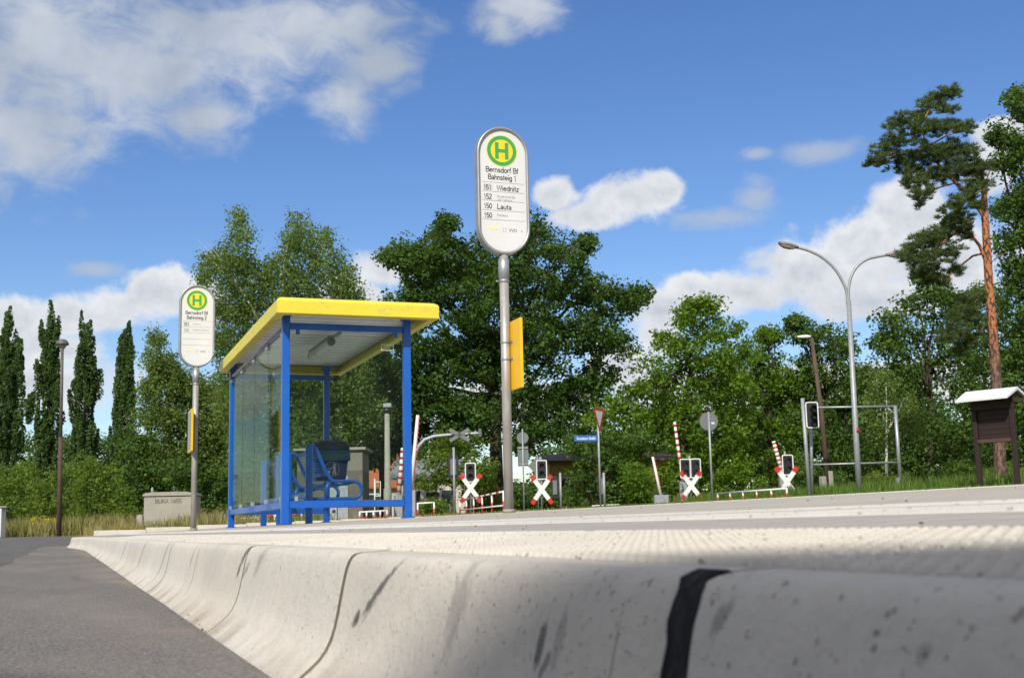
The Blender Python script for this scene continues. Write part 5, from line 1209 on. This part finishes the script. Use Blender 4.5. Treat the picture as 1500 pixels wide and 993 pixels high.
# grass
def grass(name,label,regions,mt,seedn,w=.02):
    C=[];H=[];T=[]
    for (x0,x1,y0,y1,n,h0,h1,fn) in regions:
        x=rng.uniform(x0,x1,n); y=rng.uniform(y0,y1,n)
        cl=.5+.5*np.sin(x*2.1+np.sin(y*1.3)*2)*np.sin(y*1.7+1); keep=rng.random(n)<.35+.65*cl; x,y,cl=x[keep],y[keep],cl[keep]
        z=np.array([G(a,b) for a,b in zip(x,y)]); h=(h0+(h1-h0)*rng.random(len(x)))*(.7+.5*cl)
        C.append(np.stack([x,y,z],1)); H.append(h); T.append(rng.random(len(x)))
    C=np.concatenate(C);H=np.concatenate(H);T=np.concatenate(T);n=len(C)
    a=rng.uniform(0,2*PI,n); d=np.stack([np.cos(a),np.sin(a),np.zeros(n)],1); lean=rng.normal(size=(n,2))*.22; tip=C+np.stack([lean[:,0]*H,lean[:,1]*H,H],1); mid=C+(tip-C)*.55; mid[:,:2]-=lean*.08*H[:,None]
    ww=(w*(.6+.8*rng.random(n)))[:,None]
    P=np.stack([C-d*ww*.5,C+d*ww*.5,mid+d*ww*.4,tip,mid-d*ww*.4],1).reshape(-1,3).astype(np.float32)
    me=bpy.data.meshes.new(name); me.vertices.add(5*n); me.vertices.foreach_set('co',P.ravel()); me.loops.add(5*n); me.loops.foreach_set('vertex_index',np.arange(5*n,dtype=np.int32))
    me.polygons.add(n); me.polygons.foreach_set('loop_start',np.arange(0,5*n,5,dtype=np.int32)); me.polygons.foreach_set('loop_total',np.full(n,5,dtype=np.int32))
    at=me.attributes.new('tone','FLOAT','POINT'); at.data.foreach_set('value',np.repeat(T,5).astype(np.float32)); me.update(calc_edges=True)
    tag(link(name,me,mt),label,'grass',kind='stuff')
grass('dry_grass','tall dry yellow grass along the far side of the road',[(-16,9,46.1,54,42000,.30,.80,0),(.6,4.6,28,46,9000,.12,.42,0),(4.6,12,28,46,2500,.03,.12,0)],L['drygrass'],1,.016)
grass('green_grass','green grass along the far side of the platform and under the shrubs',[(-16,9,46.5,56,22000,.25,.6,0),(1,6,28,46,3000,.1,.3,0),(12,22,34,50,5000,.03,.12,0),(22.3,42,22,44,60000,.15,.50,0),(11.9,22,16,34,14000,.02,.07,0)],L['grass'],2,.022)

# ------------------------------------------------------------------ unseen building added behind the viewpoint; its roof edge shades the near kerb
def shade_caster():
    u=Vector((.56,-.83,0)).normalized(); E=Vector((.37,1.07,.17))+sun_dir*15.0; A=E-u*1.2
    rz=math.atan2(-u.y,-u.x)      # local x runs back along the roof edge, local y points away from the platform
    S=empty('added_shade_building',(A.x,A.y,0),math.atan2(u.y,u.x),'added unseen long two storey building behind the viewpoint, shading the nearest kerb stones','building')
    Lx,D,H=24.,9.,E.z; sg=-1      # local -y is away from the platform
    eave=H-.2
    MB().box((Lx/2,sg*(D/2+.5),(eave-.25)/2),(Lx-.8,D,eave-.25)).build('wall',M['house_white'],S)
    r=MB(); r.prism([(0,eave),(0,eave+.2),(-(D/2+.5),eave+3.4),(-(D+1),eave+.2),(-(D+1),eave),(-(D/2+.5),eave+3.2)],0,Lx,'x')
    # keep the front eave as the highest edge towards the sun: low pitched parapet roof
    r=MB(); r.box((Lx/2,sg*(D/2+.5),eave+.1),(Lx,D+1,.2),bev=.02); r.build('roof',M['brown_tile'],S)
    for k in range(8):
        for z in (1.7,5.6):
            f=MB().box((1.8+k*2.9,.02,z),(1.2,.05,1.6)).build('window',M['signwhite'],S); MB().box((1.8+k*2.9,.05,z),(1.04,.02,1.44)).build('pane',M['window'],f)
shade_caster()

# ------------------------------------------------------------------ sky
def world():
    w=bpy.data.worlds.new('World'); scene.world=w; w.use_nodes=True; nt=w.node_tree; t=NT(nt)
    bg=nt.nodes['Background']
    sky=t.node('ShaderNodeTexSky',sky_type='NISHITA'); sky.sun_disc=False; sky.sun_elevation=SEL; sky.sun_rotation=SAZ
    sky.air_density=1.0; sky.dust_density=.25; sky.ozone_density=2.2; sky.altitude=100
    STR=.10; bg.inputs[1].default_value=STR
    tc=t.node('ShaderNodeTexCoord').outputs['Generated']; s=t.node('ShaderNodeSeparateXYZ'); t.l.new(tc,s.inputs[0]); x,y,z=s.outputs
    az=t.m('MULTIPLY',t.m('ARCTAN2',x,y),180/PI); el=t.m('MULTIPLY',t.m('ARCSINE',z),180/PI)
    comb=t.node('ShaderNodeCombineXYZ'); t.put(comb.inputs[0],az); t.put(comb.inputs[1],el); v=comb.outputs[0]
    def ae(px,py):
        r=ray(px,py).normalized(); return math.degrees(math.atan2(r.x,r.y)),math.degrees(math.asin(r.z))
    def mask(blobs):
        out=None
        for (px,py,rx,ry) in blobs:
            a,e=ae(px,py); a0,_=ae(px-50,py); a1,_=ae(px+50,py); sc=(a1-a0)/100
            dx=t.m('DIVIDE',t.m('SUBTRACT',az,a),rx*sc); dy=t.m('DIVIDE',t.m('SUBTRACT',el,e),ry*.0312)
            d=t.m('SUBTRACT',1.,t.m('SQRT',t.m('ADD',t.m('MULTIPLY',dx,dx),t.m('MULTIPLY',dy,dy))))
            out=d if out is None else t.node_smax(out,d)
        return out
    def smax(a,b):
        n=t.node('ShaderNodeMath',operation='SMOOTH_MAX'); t.put(n.inputs[0],a); t.put(n.inputs[1],b); n.inputs[2].default_value=.25; return n.outputs[0]
    t.node_smax=smax
    n1=t.noise(v,.30,9,.60,.2); n2=t.noise(t.mapping(v,(1,1,1),(0,-.7,0)),.30,9,.60,.2); nf=t.noise(t.mapping(v,(.75,1.25,1),rot=(0,0,.5)),.55,8,.62,.5)
    # big soft bank above
    big=mask([(60,60,200,120),(30,190,170,80),(-60,120,200,180),(190,100,200,110),(330,60,190,85),(300,170,70,50),(470,40,170,60),(560,90,70,50),(505,140,60,55),(765,15,75,38),(730,35,50,28),(-250,100,300,200),(200,-150,400,130)])
    db=t.step(t.m('ADD',big,t.m('MULTIPLY',t.m('SUBTRACT',nf,.5),1.7)),-.25,.85); db=t.m('MULTIPLY',db,.9)
    thin=mask([(1195,222,85,22),(1110,225,40,14),(1110,290,45,40),(1060,320,100,22),(140,395,60,18)])
    dt=t.m('MULTIPLY',t.step(t.m('ADD',thin,t.m('MULTIPLY',t.m('SUBTRACT',nf,.5),1.6)),.0,.9),.75)
    cum=mask([(230,425,80,45),(300,440,50,45),(180,450,80,40),(90,465,90,38),(20,470,90,45),(60,515,140,32),(0,560,300,60),(560,395,60,40),(520,440,80,50),
              (920,290,75,48),(965,280,55,40),(815,285,42,32),(860,320,80,25),(1330,320,95,60),(1260,350,100,62),(1200,400,130,55),(1100,430,120,42),(1380,380,140,90),(1450,250,60,70),(1480,190,90,26),(1300,440,200,45),
              (960,480,60,70),(920,540,60,60),(1010,420,40,22),(1600,350,200,100),(700,600,400,60),(1250,560,500,40)])
    dc=t.step(t.m('ADD',cum,t.m('MULTIPLY',t.m('SUBTRACT',n1,.5),2.0)),.05,.50)
    relief=t.m('MULTIPLY',t.m('SUBTRACT',n1,n2),-1.0)
    lum=t.m('ADD',t.m('MULTIPLY',relief,2.2),t.m('SUBTRACT',.80,t.m('MULTIPLY',cum,.55)),clamp=True)
    k=1/STR
    ccol=t.mix(lum,(.56*k,.60*k,.68*k),(.93*k,.94*k,.95*k))
    bcol=t.mix(t.step(t.noise(v,.16,6,.55),.3,.7),(.42*k,.48*k,.57*k),(.66*k,.70*k,.76*k))
    # sky tint
    hsv=t.node('ShaderNodeHueSaturation'); t.l.new(sky.outputs[0],hsv.inputs['Color']); hsv.inputs['Saturation'].default_value=SKY_SAT; hsv.inputs['Hue'].default_value=.512; hsv.inputs['Value'].default_value=SKY_VAL
    c=t.mix(db,hsv.outputs[0],bcol); c=t.mix(dt,c,(.47*k,.54*k,.66*k)); c=t.mix(dc,c,ccol)
    # broken cloud added out of view to make the ambient light less blue
    ca,ce=ae(750,300); da=t.m('ABSOLUTE',t.m('SUBTRACT',az,ca)); away=t.m('MAXIMUM',t.step(da,34,50),t.step(el,34,46))
    go=t.m('MULTIPLY',t.m('MULTIPLY',t.step(t.noise(t.mapping(tc,(3,3,4)),1.1,6,.6),.34,.54),away),.92); c=t.mix(go,c,(.66*k,.655*k,.65*k))
    t.l.new(c,bg.inputs[0])
SKY_SAT,SKY_VAL=1.24,1.30
world()
